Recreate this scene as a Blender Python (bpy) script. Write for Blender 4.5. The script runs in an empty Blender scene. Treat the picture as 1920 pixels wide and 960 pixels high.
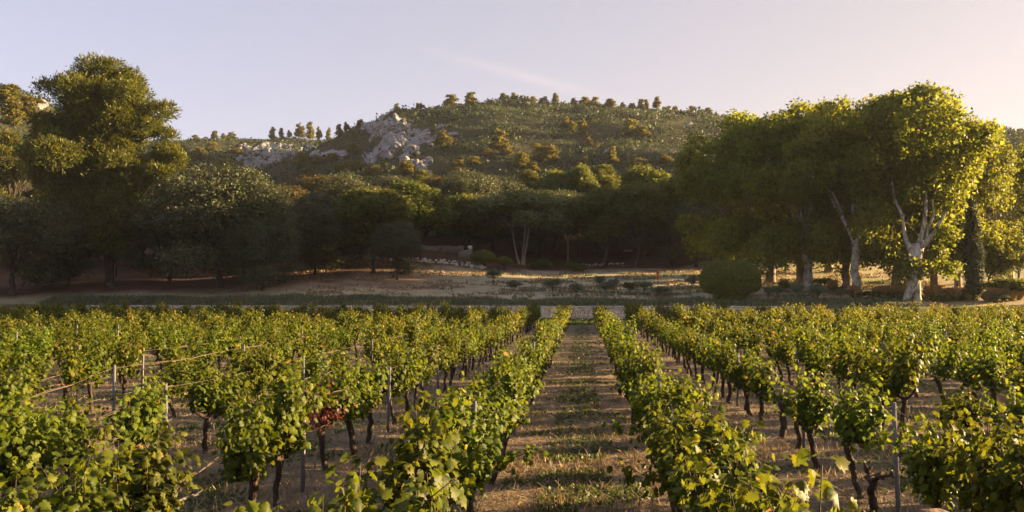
import bpy, math, random
import numpy as np
from mathutils import Vector, Euler

# ------------------------------------------------------------------ camera, sky, sun, exposure
sc = bpy.context.scene
COL = sc.collection
F, CX, HY, CAM_Z = 1600.0, 960.0, 549.0, 2.73        # focal length in photo pixels, centre column, horizon row, eye height
YAW = math.atan((1095 - CX) / F)
PITCH = math.atan((HY - 480) / F)
cam_d = bpy.data.cameras.new('camera'); cam = bpy.data.objects.new('camera', cam_d); COL.objects.link(cam)
cam_d.sensor_width = 36; cam_d.lens = 36 * F / 1920; cam_d.clip_start = 0.05; cam_d.clip_end = 6000
cam.location = (0, 0, CAM_Z); cam.rotation_euler = (math.pi / 2 + PITCH, 0, YAW)
sc.camera = cam

SUN_EL, SUN_AZ = math.radians(11.8), math.radians(71)  # azimuth measured from the vine rows (+Y) towards +X
w = bpy.data.worlds.new('World'); sc.world = w; w.use_nodes = True
nt = w.node_tree; nt.nodes.clear()
N = nt.nodes.new; L = nt.links.new
sky = N('ShaderNodeTexSky'); sky.sky_type = 'NISHITA'; sky.sun_disc = False
sky.sun_elevation = SUN_EL; sky.sun_rotation = SUN_AZ; sky.altitude = 250
sky.air_density = 0.9; sky.dust_density = 1.3; sky.ozone_density = 2.2
hs = N('ShaderNodeHueSaturation'); hs.inputs['Saturation'].default_value = 0.8
gm = N('ShaderNodeGamma'); gm.inputs['Gamma'].default_value = 0.5
L(sky.outputs[0], gm.inputs['Color']); L(gm.outputs[0], hs.inputs['Color'])
# faint high cirrus streak, laid out by world direction
tc = N('ShaderNodeTexCoord')
def vmath(op, a, b=None):
    n = N('ShaderNodeVectorMath'); n.operation = op
    if hasattr(a, 'links'): L(a, n.inputs[0])
    else: n.inputs[0].default_value = a
    if b is not None: n.inputs[1].default_value = b
    return n
def mth(op, a, b=None, clamp=False):
    n = N('ShaderNodeMath'); n.operation = op; n.use_clamp = clamp
    for i, q in enumerate((a, b)):
        if q is None: continue
        if hasattr(q, 'links'): L(q, n.inputs[i])
        else: n.inputs[i].default_value = q
    return n.outputs[0]
tn_ = N('ShaderNodeMix'); tn_.data_type = 'RGBA'; tn_.blend_type = 'MULTIPLY'; tn_.inputs[0].default_value = 1
L(hs.outputs[0], tn_.inputs[6]); 
sd_ = vmath('DOT_PRODUCT', tc.outputs['Generated'], (math.sin(SUN_AZ), math.cos(SUN_AZ), 0.0)).outputs['Value']
mr_ = N('ShaderNodeMapRange'); mr_.interpolation_type = 'SMOOTHSTEP'; mr_.inputs[1].default_value = -0.35; mr_.inputs[2].default_value = 0.85
L(sd_, mr_.inputs[0])
tm_ = N('ShaderNodeMix'); tm_.data_type = 'RGBA'; L(mr_.outputs[0], tm_.inputs[0])
tm_.inputs[6].default_value = (1.12, 0.95, 1.03, 1); tm_.inputs[7].default_value = (1.05, 0.82, 0.73, 1)
L(tm_.outputs[2], tn_.inputs[7])
def pdir(px, py):
    v = Vector(((px - CX) / F, (480 - py) / F, -1.0)); v.rotate(cam.rotation_euler); return v.normalized()
d0, d1, d2 = pdir(790, 92), pdir(1190, 196), pdir(1000, 143)
nrm = d0.cross(d1).normalized(); along = (d1 - d0).normalized()
dist = mth('ABSOLUTE', vmath('DOT_PRODUCT', tc.outputs['Generated'], nrm).outputs['Value'])
al = vmath('DOT_PRODUCT', vmath('SUBTRACT', tc.outputs['Generated'], d2).outputs[0], along).outputs['Value']
nz = N('ShaderNodeTexNoise'); nz.inputs['Scale'].default_value = 30; nz.inputs['Detail'].default_value = 5
L(tc.outputs['Generated'], nz.inputs['Vector'])
core = mth('SUBTRACT', 1.0, mth('DIVIDE', mth('ADD', dist, mth('MULTIPLY', mth('SUBTRACT', nz.outputs['Fac'], 0.5), 0.016)), 0.008), True)
ends = mth('SUBTRACT', 1.0, mth('DIVIDE', mth('ABSOLUTE', al), 0.145), True)
wisp = mth('MULTIPLY', mth('MULTIPLY', core, ends), mth('MULTIPLY', nz.outputs['Fac'], 0.42))
mx = N('ShaderNodeMix'); mx.data_type = 'RGBA'; mx.blend_type = 'MIX'
L(wisp, mx.inputs[0]); L(tn_.outputs[2], mx.inputs[6]); mx.inputs[7].default_value = (2.7, 2.1, 1.9, 1)
bg = N('ShaderNodeBackground'); bg.inputs['Strength'].default_value = 0.066
L(mx.outputs[2], bg.inputs['Color'])
wo = N('ShaderNodeOutputWorld'); L(bg.outputs[0], wo.inputs['Surface'])

sun_d = bpy.data.lights.new('sun', 'SUN'); sun = bpy.data.objects.new('sun', sun_d); COL.objects.link(sun)
sun_d.energy = 4.7; sun_d.angle = math.radians(0.55); sun_d.color = (1.0, 0.67, 0.33)
SUN_DIR = Vector((math.sin(SUN_AZ) * math.cos(SUN_EL), math.cos(SUN_AZ) * math.cos(SUN_EL), math.sin(SUN_EL)))
sun.rotation_euler = SUN_DIR.to_track_quat('Z', 'Y').to_euler(); sun.location = (60, 40, 60)

sc.view_settings.view_transform = 'Standard'; sc.view_settings.look = 'None'
sc.view_settings.exposure = 2.8; sc.view_settings.gamma = 1.0; sc.view_settings.use_curve_mapping = False
cy = sc.cycles
cy.use_denoising = True
try: cy.denoising_prefilter = 'ACCURATE'; cy.denoising_input_passes = 'RGB_ALBEDO_NORMAL'
except Exception: pass
try: cy.denoiser = 'OPENIMAGEDENOISE'
except Exception: pass
cy.max_bounces = 8; cy.transmission_bounces = 4; cy.diffuse_bounces = 3; cy.glossy_bounces = 2
cy.volume_bounces = 0; cy.caustics_reflective = False; cy.caustics_refractive = False
cy.sample_clamp_indirect = 4

# ------------------------------------------------------------------ helpers
RNG = np.random.default_rng(7); random.seed(7)
FWD = np.array([-math.sin(YAW), math.cos(YAW)]); RGT = np.array([math.cos(YAW), math.sin(YAW)])
def at(px, W):                                        # ground-plan point under a photo column at depth W
    p = RGT * ((px - CX) / F * W) + FWD * W
    return float(p[0]), float(p[1])
def col_depth(x, y):
    W = x * FWD[0] + y * FWD[1]; lat = x * RGT[0] + y * RGT[1]
    return CX + F * lat / np.maximum(W, 0.01), W
def z_at(py, W): return CAM_Z + W * (HY - py) / F

def sstep(a, b, x):
    t = np.clip((x - a) / (b - a), 0, 1); return t * t * (3 - 2 * t)
_wv = np.random.default_rng(3)
_W = [(k, _wv.uniform(0, 2 * math.pi), _wv.uniform(0, 2 * math.pi)) for k in range(40)]
def wav(x, y, scale, seed=0):                         # cheap smooth noise, about -1..1
    s = 0.0
    for i in range(6):
        k, a, p = _W[(seed * 6 + i) % 40]
        f = 2 * math.pi / scale * (0.7 + 0.25 * i)
        s = s + np.sin(x * f * math.cos(a) + y * f * math.sin(a) + p) / (1 + 0.3 * i)
    return s / 2.6

WALL_Y = 88.6
HILL_MAIN = ([-400, 200, 450, 560, 640, 700, 740, 830, 900, 1000, 1130, 1320, 1500, 1920, 2600, 3600],
             [400, 360, 332, 292, 254, 230, 208, 198, 194, 192, 196, 216, 228, 250, 330, 400], 380, 178)
HILL_RIDGE = ([-1500, -600, 0, 300, 420, 640, 760, 1000, 1300, 2000], [330, 300, 276, 264, 263, 264, 263, 290, 330, 400], 540, 240)
HILL_LEFT = ([-2500, -800, -200, 0, 80, 150, 230, 320, 500], [130, 120, 135, 164, 198, 250, 312, 360, 420], 300, 170)
def hgt(x, y):
    x = np.asarray(x, float); y = np.asarray(y, float)
    W = x * FWD[0] + y * FWD[1]; lat = x * RGT[0] + y * RGT[1]
    r = np.hypot(x, y); Wm = np.maximum(W, 1.0)
    px = CX + F * np.clip(lat / Wm, -4, 4)
    a = 0.18 + (0.113 - 0.18) * sstep(-32, -4, x)
    t = y - WALL_Y
    edge = 1.28 * sstep(-0.15, 0.05, t) if False else np.where(t >= -0.01, 1.28, 0.0)
    emb = 1.28 * sstep(-9, 0, t)                      # a gentle bank where the wall has ended, on the right
    k = sstep(20, 25, x)
    base = edge * (1 - k) + emb * k + a * np.clip(t, 0, 60) + 0.10 * np.clip(t - 60, 0, 60)
    base = base + np.where(t > 2, 0.16 * wav(x, y, 17, 0) + 0.05 * wav(x, y, 5, 1), 0)
    z = base
    front = (W > 20)
    for (xs, ys, rc, r0) in (HILL_MAIN, HILL_RIDGE, HILL_LEFT):
        py = np.interp(px, xs, ys)
        cosaz = Wm / np.maximum(r, 1)
        H = CAM_Z + rc * np.clip(cosaz, .3, 1) * (HY - py - 5) / F
        tt = np.clip((r - r0) / (rc - r0), 0, 1)
        z0 = 13.0
        s = .5 * np.sin(tt * math.pi / 2) + .5 * tt
        h = z0 + (H - z0) * s - 0.28 * np.clip(r - rc, 0, 400)
        h = h + sstep(0, .25, tt) * (1 - .7 * sstep(.85, 1, tt)) * (2.2 * wav(x, y, 55, 2) + 1.0 * wav(x, y, 19, 3)) + .5 * sstep(.8, 1, tt) * wav(x, y, 24, 4)
        z = np.where(front & (r > r0), np.maximum(z, h), z)
    return z
def gz(x, y): return float(hgt(np.array([x]), np.array([y]))[0])
def hit(px, py, w0=140, w1=600):                      # where the sight line of a photo pixel first meets the hillside
    Ws = np.arange(w0, w1, 1.0)
    lat = (px - CX) / F * Ws
    X = RGT[0] * lat + FWD[0] * Ws; Y = RGT[1] * lat + FWD[1] * Ws
    k = np.nonzero(hgt(X, Y) >= CAM_Z + Ws * (HY - py) / F)[0]
    i = k[0] if len(k) else len(Ws) - 1
    return float(X[i]), float(Y[i]), float(Ws[i])

def tag(o, label=None, cat=None, group=None, kind=None):
    if label: o['label'] = label
    if cat: o['category'] = cat
    if group: o['group'] = group
    if kind: o['kind'] = kind
    return o
def new_obj(name, me, parent=None, loc=None):
    o = bpy.data.objects.new(name, me); COL.objects.link(o)
    if parent is not None: o.parent = parent
    if loc is not None: o.location = loc
    return o
def empty(name, loc, rz=0, sc_=None):
    o = bpy.data.objects.new(name, None); COL.objects.link(o); o.empty_display_size = .3
    o.location = loc; o.rotation_euler = (0, 0, rz)
    if sc_ is not None: o.scale = sc_
    return o
def build_mesh(name, V, faces_list, mat, attrs=None, smooth=False):
    """faces_list: list of int arrays (n,k), each of constant k"""
    me = bpy.data.meshes.new(name)
    V = np.ascontiguousarray(V, np.float32)
    loops = np.concatenate([f.ravel() for f in faces_list]).astype(np.int32)
    tot = np.concatenate([np.full(len(f), f.shape[1], np.int32) for f in faces_list])
    start = np.concatenate([[0], np.cumsum(tot)[:-1]]).astype(np.int32)
    me.vertices.add(len(V)); me.vertices.foreach_set('co', V.ravel())
    me.loops.add(len(loops)); me.loops.foreach_set('vertex_index', loops)
    me.polygons.add(len(tot)); me.polygons.foreach_set('loop_start', start)
    try: me.polygons.foreach_set('loop_total', tot)
    except Exception: pass
    if smooth: me.polygons.foreach_set('use_smooth', np.ones(len(tot), bool))
    for k, v in (attrs or {}).items():
        v = np.asarray(v, np.float32)
        if v.ndim == 1:
            a = me.attributes.new(k, 'FLOAT', 'POINT'); a.data.foreach_set('value', v)
        else:
            a = me.attributes.new(k, 'FLOAT_COLOR', 'POINT')
            a.data.foreach_set('color', np.concatenate([v, np.ones((len(v), 1), np.float32)], 1).ravel())
    me.update(calc_edges=True); me.validate()
    if mat: me.materials.append(mat)
    return me
def unit(v): return v / np.maximum(np.linalg.norm(v, axis=-1, keepdims=True), 1e-9)

# leaf templates: (verts (k,3), faces)
def _vine_leaf():
    half = [(.10, -.16), (.34, -.15), (.50, .05), (.38, .19), (.62, .40), (.37, .49), (.36, .74), (.15, .77)]
    out = [(0, 0)] + half + [(0, 1.0)] + [(-x, y) for x, y in reversed(half)]
    v = [(x, y, -.30 * abs(x) - .16 * y * y) for x, y in out] + [(0, .32, 0.02)]
    n = len(out); c = n
    f = np.array([(i, (i + 1) % n, c) for i in range(n)])
    return np.array(v, float), [f]
LEAF_VINE = _vine_leaf()
LEAF_MID = (np.array([(0, 0, 0), (.45, .12, -.16), (.42, .58, -.2), (0, 1, -.16), (-.42, .58, -.2), (-.45, .12, -.16)], float),
            [np.array([(0, 1, 2, 3), (0, 3, 4, 5)])])
LEAF_KITE = (np.array([(0, 0, 0), (.36, .5, -.07), (0, 1, 0), (-.36, .5, -.07)], float), [np.array([(0, 1, 2, 3)])])
LEAF_SLIM = (np.array([(0, 0, 0), (.15, .45, 0), (0, 1, 0), (-.15, .45, 0)], float), [np.array([(0, 1, 2, 3)])])
STRAW = (np.array([(-.022, 0, 0), (.022, .0, 0), (.014, 1, 0), (-.014, 1, 0)], float), [np.array([(0, 1, 2, 3)])])
BLADE = (np.array([(-.03, 0, 0), (.03, 0, 0), (.018, .55, .05), (0, 1, .22)], float), [np.array([(0, 1, 2, 3)])])
def leaves(P, Nn, T, S, tint, tmpl, rng, curl=True):
    """P points, Nn normals, T tip directions, S sizes -> V, faces, tint per vertex"""
    tv, tf = tmpl
    n, k = len(P), len(tv)
    T = unit(T); Nn = unit(Nn - T * np.sum(Nn * T, 1, keepdims=True)); B = np.cross(T, Nn)
    sc_ = S[:, None]
    cz = rng.uniform(.1, 2.6, (n, 1)) if curl else np.ones((n, 1))
    wx = rng.uniform(.85, 1.15, (n, 1))
    V = P[:, None, :] + (B[:, None, :] * (tv[None, :, 0:1] * wx[:, :, None]) + T[:, None, :] * tv[None, :, 1:2]
                         + Nn[:, None, :] * (tv[None, :, 2:3] * cz[:, :, None])) * sc_[:, :, None]
    bend = rng.normal(.0, .22, (n, 1)); tw = rng.normal(0, .30, (n, 1))
    dz = -bend * (tv[None, :, 1] ** 2) + tw * tv[None, :, 0] * tv[None, :, 1]
    if curl: V = V + Nn[:, None, :] * (dz * S[:, None])[:, :, None]
    fs = [(f[None] + (np.arange(n) * k)[:, None, None]).reshape(-1, f.shape[1]) for f in tf]
    return V.reshape(-1, 3), fs, np.repeat(tint, k)
def rand_dir(rng, n): return unit(rng.normal(size=(n, 3)))

def tube(pts, radii, seg=7, rng=None, rough=0.0, cap=True):
    pts = np.asarray(pts, float); radii = np.asarray(radii, float); m = len(pts)
    tang = np.gradient(pts, axis=0); tang = unit(tang)
    ref = np.array([1.0, 0, 0]) if abs(tang[0][0]) < .8 else np.array([0, 1.0, 0])
    u = unit(np.cross(tang, ref)); v = np.cross(tang, u)
    ang = np.arange(seg) / seg * 2 * math.pi
    R = radii[:, None] * (1 + (rng.uniform(-rough, rough, (m, seg)) if rng is not None else 0))
    V = pts[:, None] + u[:, None] * (np.cos(ang)[None, :, None] * R[:, :, None]) + v[:, None] * (np.sin(ang)[None, :, None] * R[:, :, None])
    V = V.reshape(-1, 3)
    i = np.arange(m - 1)[:, None] * seg; j = np.arange(seg)[None]; jn = (j + 1) % seg
    q = np.stack([i + j, i + jn, i + seg + jn, i + seg + j], -1).reshape(-1, 4)
    if cap:
        V = np.concatenate([V, pts[-1:]]); c = len(V) - 1
        b = (m - 1) * seg
        t = np.stack([b + np.arange(seg), b + (np.arange(seg) + 1) % seg, np.full(seg, c)], -1)
        return V, [q, t]
    return V, [q, np.zeros((0, 3), int)]
class Acc:                                            # collects shapes into one mesh
    def __init__(s): s.V = []; s.F = {}; s.n = 0; s.T = []
    def add(s, V, fs, tint=None):
        for f in fs:
            if len(f): s.F.setdefault(f.shape[1], []).append(np.asarray(f) + s.n)
        s.V.append(V); s.n += len(V)
        s.T.append(np.full(len(V), .5) if tint is None else (np.full(len(V), tint) if np.isscalar(tint) else tint))
    def mesh(s, name, mat, smooth=False):
        return build_mesh(name, np.concatenate(s.V), [np.concatenate(v) for v in s.F.values()], mat, {'tint': np.concatenate(s.T)}, smooth)
def wiggle(p0, p1, n, amp, rng, sag=0):
    p0 = np.array(p0, float); p1 = np.array(p1, float)
    t = np.linspace(0, 1, n)[:, None]
    P = p0 + (p1 - p0) * t
    off = rng.normal(size=(n, 3)) * amp * np.sin(t * math.pi) ** .5
    P = P + off; P[:, 2] -= (sag * 4 * t * (1 - t))[:, 0]
    return P
def box_pts(x0, x1, y0, y1, z0, z1):
    V = np.array([(x, y, z) for z in (z0, z1) for y in (y0, y1) for x in (x0, x1)], float)
    f = np.array([(0, 2, 3, 1), (4, 5, 7, 6), (0, 1, 5, 4), (2, 6, 7, 3), (0, 4, 6, 2), (1, 3, 7, 5)])
    return V, [f]

# ------------------------------------------------------------------ materials
def mat_new(name):
    m = bpy.data.materials.new(name); m.use_nodes = True; t = m.node_tree; t.nodes.clear()
    return m, t, t.nodes.new, t.links.new
def ramp(nd, stops):
    e = nd.color_ramp.elements
    while len(e) < len(stops): e.new(.5)
    for el, (p, c) in zip(e, stops): el.position = p; el.color = (*c, 1)
def leaf_mat(name, stops, trans=.4, boost=1.6, rough=.5, spec=.25, vary=.12, blotch=0):
    m, t, N, L = mat_new(name)
    a = N('ShaderNodeAttribute'); a.attribute_name = 'tint'
    r = N('ShaderNodeValToRGB'); ramp(r, stops); L(a.outputs['Fac'], r.inputs[0])
    oi = N('ShaderNodeObjectInfo')
    h = N('ShaderNodeHueSaturation')
    mr = N('ShaderNodeMapRange'); mr.inputs[3].default_value = .5 - vary * .07; mr.inputs[4].default_value = .5 + vary * .07
    L(oi.outputs['Random'], mr.inputs[0]); L(mr.outputs[0], h.inputs['Hue'])
    m2 = N('ShaderNodeMapRange'); m2.inputs[3].default_value = 1 - vary; m2.inputs[4].default_value = 1 + vary
    L(oi.outputs['Random'], m2.inputs[0]); L(m2.outputs[0], h.inputs['Value'])
    if blotch:
        tco = N('ShaderNodeTexCoord'); bn = N('ShaderNodeTexNoise'); bn.inputs['Scale'].default_value = blotch; bn.inputs['Detail'].default_value = 3
        L(tco.outputs['Object'], bn.inputs['Vector'])
        br = N('ShaderNodeValToRGB'); ramp(br, [(.30, (.55, .50, .45)), (.48, (1, 1, 1)), (.66, (1.05, 1.0, .95)), (.78, (1.5, 1.15, .9))]); L(bn.outputs['Fac'], br.inputs[0])
        bm_ = N('ShaderNodeMix'); bm_.data_type = 'RGBA'; bm_.blend_type = 'MULTIPLY'; bm_.inputs[0].default_value = 1
        L(r.outputs[0], bm_.inputs[6]); L(br.outputs[0], bm_.inputs[7]); L(bm_.outputs[2], h.inputs['Color'])
    else: L(r.outputs[0], h.inputs['Color'])
    p = N('ShaderNodeBsdfPrincipled'); p.inputs['Roughness'].default_value = rough
    p.inputs['Specular IOR Level'].default_value = spec
    L(h.outputs[0], p.inputs['Base Color'])
    tr = N('ShaderNodeBsdfTranslucent')
    g = N('ShaderNodeMix'); g.data_type = 'RGBA'; g.blend_type = 'MULTIPLY'; g.inputs[0].default_value = 1
    L(h.outputs[0], g.inputs[6]); g.inputs[7].default_value = (boost * 1.12, boost, boost * .55, 1)
    L(g.outputs[2], tr.inputs['Color'])
    mx = N('ShaderNodeMixShader'); mx.inputs[0].default_value = trans
    L(p.outputs[0], mx.inputs[1]); L(tr.outputs[0], mx.inputs[2])
    o = N('ShaderNodeOutputMaterial'); L(mx.outputs[0], o.inputs[0])
    return m
def rough_mat(name, stops, scale=8, detail=6, rough=.85, bump=.3, stretch=(1, 1, 1), coord='Object', bscale=None, spec=.2):
    m, t, N, L = mat_new(name)
    tc = N('ShaderNodeTexCoord'); mp = N('ShaderNodeMapping'); mp.inputs['Scale'].default_value = stretch
    L(tc.outputs[coord], mp.inputs[0])
    nz = N('ShaderNodeTexNoise'); nz.inputs['Scale'].default_value = scale; nz.inputs['Detail'].default_value = detail
    nz.inputs['Roughness'].default_value = .65
    L(mp.outputs[0], nz.inputs['Vector'])
    r = N('ShaderNodeValToRGB'); ramp(r, stops); L(nz.outputs['Fac'], r.inputs[0])
    p = N('ShaderNodeBsdfPrincipled'); p.inputs['Roughness'].default_value = rough; p.inputs['Specular IOR Level'].default_value = spec
    L(r.outputs[0], p.inputs['Base Color'])
    b = N('ShaderNodeBump'); b.inputs['Strength'].default_value = bump; b.inputs['Distance'].default_value = .05
    n2 = N('ShaderNodeTexNoise'); n2.inputs['Scale'].default_value = bscale or scale * 3; n2.inputs['Detail'].default_value = 5
    L(mp.outputs[0], n2.inputs['Vector']); L(n2.outputs['Fac'], b.inputs['Height']); L(b.outputs[0], p.inputs['Normal'])
    o = N('ShaderNodeOutputMaterial'); L(p.outputs[0], o.inputs[0])
    return m
M = {}
M['vine'] = leaf_mat('vine_leaf', [(0, (.026, .040, .005)), (.35, (.058, .084, .008)), (.7, (.097, .122, .011)), (.90, (.155, .155, .018)), (1, (.26, .18, .05))], .42, 1.8, .5, .13, .22, 22)
M['vine_red'] = leaf_mat('vine_leaf_red', [(0, (.055, .014, .009)), (.6, (.125, .028, .015)), (1, (.20, .075, .025))], .4, 1.3, .5, .3, .05)
M['bark_vine'] = rough_mat('vine_bark', [(.3, (.022, .015, .011)), (.6, (.062, .043, .032)), (.8, (.12, .09, .07))], 14, stretch=(1, 1, .25), bump=.9, bscale=30)
M['plane'] = leaf_mat('plane_leaf', [(0, (.052, .070, .011)), (.5, (.112, .140, .019)), (1, (.17, .185, .028))], .58, 1.8, .5, .13, .1)
M['oak'] = leaf_mat('holm_oak_leaf', [(0, (.034, .044, .021)), (.5, (.062, .074, .034)), (1, (.098, .110, .050))], .25, 1.4, .5, .25, .15)
M['broad'] = leaf_mat('broadleaf_leaf', [(0, (.044, .060, .016)), (.5, (.085, .106, .024)), (1, (.145, .155, .034))], .45, 1.7, .5, .13, .1)
M['pale'] = leaf_mat('pale_leaf', [(0, (.085, .105, .045)), (.5, (.14, .165, .068)), (1, (.20, .22, .095))], .4, 1.4, .5, .2, .1)
M['rust'] = leaf_mat('rusty_oak_leaf', [(0, (.042, .040, .016)), (.5, (.082, .070, .024)), (1, (.14, .105, .03))], .35, 1.4, .5, .2, .12)
M['pine'] = leaf_mat('pine_needle', [(0, (.028, .038, .007)), (.5, (.068, .080, .012)), (1, (.14, .135, .02))], .40, 1.5, .45, .3, .12)
M['hillpine'] = leaf_mat('hill_pine_needle', [(0, (.045, .052, .014)), (.5, (.11, .108, .024)), (1, (.20, .165, .035))], .45, 1.6, .5, .2, .15)
M['olive'] = leaf_mat('olive_leaf', [(0, (.07, .09, .052)), (.5, (.13, .155, .098)), (1, (.20, .225, .15))], .25, 1.2, .5, .3, .12)
M['topiary'] = leaf_mat('clipped_leaf', [(0, (.060, .078, .013)), (.5, (.13, .155, .024)), (1, (.20, .22, .036))], .25, 1.4, .5, .2, .08)
M['cypress'] = leaf_mat('cypress_leaf', [(0, (.012, .022, .007)), (.5, (.026, .042, .012)), (1, (.045, .065, .018))], .2, 1.3, .6, .2, .05)
M['garrigue'] = leaf_mat('garrigue_leaf', [(0, (.018, .030, .016)), (.45, (.036, .055, .026)), (.8, (.060, .078, .036)), (1, (.12, .10, .045))], .3, 1.3, .6, .2, .1)
M['lavender'] = leaf_mat('weed_leaf', [(0, (.075, .09, .05)), (.5, (.13, .15, .088)), (1, (.21, .22, .14))], .3, 1.2, .6, .2, .1)
M['weed'] = leaf_mat('green_weed', [(0, (.030, .060, .014)), (.5, (.055, .090, .022)), (1, (.10, .13, .035))], .35, 1.4, .5, .25, .05)
M['straw'] = leaf_mat('dry_straw', [(0, (.15, .11, .065)), (.5, (.24, .18, .11)), (1, (.36, .285, .18))], .2, 1.05, .6, .25, .05)
M['plume'] = leaf_mat('plume_grass', [(0, (.20, .13, .06)), (.5, (.32, .22, .11)), (1, (.45, .34, .2))], .45, 1.2, .6, .25, .05)
M['bark_plane'] = rough_mat('plane_bark', [(.34, (.09, .075, .058)), (.44, (.22, .195, .16)), (.54, (.40, .375, .33)), (.72, (.50, .48, .44))], 2.6, stretch=(1, 1, .5), bump=.25, bscale=6)
M['bark_plane_brown'] = rough_mat('plane_bark_brown', [(.30, (.07, .05, .035)), (.5, (.15, .11, .08)), (.72, (.32, .28, .23))], 1.6, stretch=(1, 1, .4), bump=.3, bscale=6)
M['bark'] = rough_mat('dark_bark', [(.3, (.03, .024, .019)), (.7, (.085, .066, .050))], 3, stretch=(1, 1, .3), bump=.5)
M['bark_pale'] = rough_mat('pale_bark', [(.3, (.13, .115, .095)), (.7, (.27, .25, .21))], 3, stretch=(1, 1, .3), bump=.3)
M['post'] = rough_mat('grey_post', [(.3, (.085, .085, .09)), (.6, (.15, .15, .155)), (.85, (.24, .23, .22))], 6, stretch=(1, 1, .15), bump=.25)
M['post_wood'] = rough_mat('brown_post_wood', [(.3, (.10, .06, .035)), (.7, (.24, .15, .09))], 9, stretch=(1, 1, .12), bump=.4)
M['wire'] = rough_mat('wire', [(.3, (.10, .09, .08)), (.7, (.20, .18, .16))], 20, bump=.1, rough=.5)
M['cane'] = rough_mat('dry_cane', [(.3, (.07, .05, .04)), (.7, (.15, .11, .08))], 20, bump=.1)
M['rock'] = rough_mat('limestone', [(.33, (.05, .048, .046)), (.45, (.15, .146, .143)), (.6, (.265, .260, .256)), (.8, (.35, .345, .34))], .55, detail=9, bump=.9, bscale=1.6)
M['stone'] = rough_mat('wall_stone', [(.25, (.40, .32, .22)), (.5, (.60, .49, .35)), (.75, (.70, .60, .46))], 2.2, bump=.5, bscale=9)
M['old_stone'] = rough_mat('old_stone', [(.25, (.12, .095, .07)), (.5, (.21, .17, .13)), (.75, (.30, .255, .20))], 2.2, bump=.5, bscale=9)
M['mortar'] = rough_mat('wall_core', [(.3, (.07, .055, .04)), (.7, (.13, .10, .075))], 4, bump=.4)
M['pale_stone'] = rough_mat('pale_path', [(.3, (.46, .41, .33)), (.7, (.60, .55, .46))], 3, bump=.2)
M['cloth'] = rough_mat('white_cloth', [(.3, (.72, .74, .78)), (.7, (.82, .83, .85))], 3, bump=.15, rough=.7)
M['sign'] = rough_mat('pale_board', [(.3, (.20, .19, .175)), (.7, (.28, .27, .25))], 3, bump=.1)
M['flower'] = leaf_mat('orange_flower', [(0, (.40, .14, .02)), (1, (.62, .28, .04))], .4, 1.2, .6, .2, .05)

# ------------------------------------------------------------------ ground: one sheet
def axis(segs):
    out = [segs[0][0]]
    for a, b, st in segs:
        n = max(1, int(round((b - a) / st))); out += list(np.linspace(a, b, n + 1)[1:])
    return np.array(out)
xs = axis([(-900, -340, 20), (-340, -120, 5), (-120, -40, 2), (-40, 40, 1.0), (40, 120, 2), (120, 420, 5), (420, 1000, 20)])
ys = axis([(-80, 0, 8), (0, 40, .8), (40, 88.2, 1.6), (88.2, 88.58, .38), (88.58, 88.62, .04), (88.62, 89.4, .39), (89.4, 150, 1.2), (150, 560, 3.4), (560, 1500, 40)])
GX, GY = np.meshgrid(xs, ys)
GZ = hgt(GX, GY)
near = (GY < 86)
GZ = GZ + np.where(near & (GY > 0), .03 * wav(GX, GY, 3.1, 1) + .02 * wav(GX, GY, 1.7, 2), 0)
nx, ny = len(xs), len(ys)
I = (np.arange(ny - 1)[:, None] * nx + np.arange(nx - 1)[None]).ravel()
gf = np.stack([I, I + 1, I + nx + 1, I + nx], -1)
px_, W_ = col_depth(GX, GY); R_ = np.hypot(GX, GY)
C = np.zeros(GX.shape + (3,))
soil = np.array([.225, .178, .125]); head = np.array([.105, .120, .055]); dry = np.array([.34, .30, .195]); dryg = np.array([.24, .25, .14])
forest = np.array([.115, .062, .042]); pathc = np.array([.33, .26, .19]); hillc = np.array([.040, .042, .024]); red = np.array([.24, .145, .10])
def mixc(C, c, f): return C * (1 - f[..., None]) + c * f[..., None]
C[:] = soil
C = mixc(C, head, sstep(71.5, 73.5, GY + .5 * wav(GX, GY, 4, 3)))
C = mixc(C, dry, sstep(88.7, 91, GY))
C = mixc(C, dryg, .75 * sstep(.0, .9, wav(GX, GY * 2.2, 21, 4)) * (GY > 89) * sstep(-30, 0, GX))
C = mixc(C, red, .7 * sstep(97, 103, GY) * sstep(-12, -24, GX))
fe = np.interp(px_, [-500, 0, 300, 620, 760, 1100, 1250, 1330, 1450, 1600, 1900, 2500], [99, 99, 101, 107, 122, 132, 128, 150, 165, 165, 150, 140])
C = mixc(C, forest, sstep(-3, 3, W_ - fe + 1.5 * wav(GX, GY, 9, 5)))
C = mixc(C, pathc, .8 * sstep(2.0, 1.0, np.abs(W_ - (131 + 2 * wav(GX, GY, 60, 0)))) * sstep(930, 1000, px_) * sstep(1330, 1280, px_))
C = mixc(C, pathc, .8 * sstep(1.9, 1.0, np.abs(W_ - (92.5 + (1650 - px_) * .018))) * sstep(1400, 1440, px_) * sstep(1800, 1700, px_))
C = mixc(C, hillc, sstep(172, 190, R_ + 4 * wav(GX, GY, 14, 1)) * (W_ > 0))
m, t, N, L = mat_new('ground_soil')
va = N('ShaderNodeAttribute'); va.attribute_name = 'zone'
tc = N('ShaderNodeTexCoord')
def noise(scale, detail=5, rough=.6, vec=None):
    n = N('ShaderNodeTexNoise'); n.inputs['Scale'].default_value = scale; n.inputs['Detail'].default_value = detail; n.inputs['Roughness'].default_value = rough
    L(vec or tc.outputs['Object'], n.inputs['Vector']); return n
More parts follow.
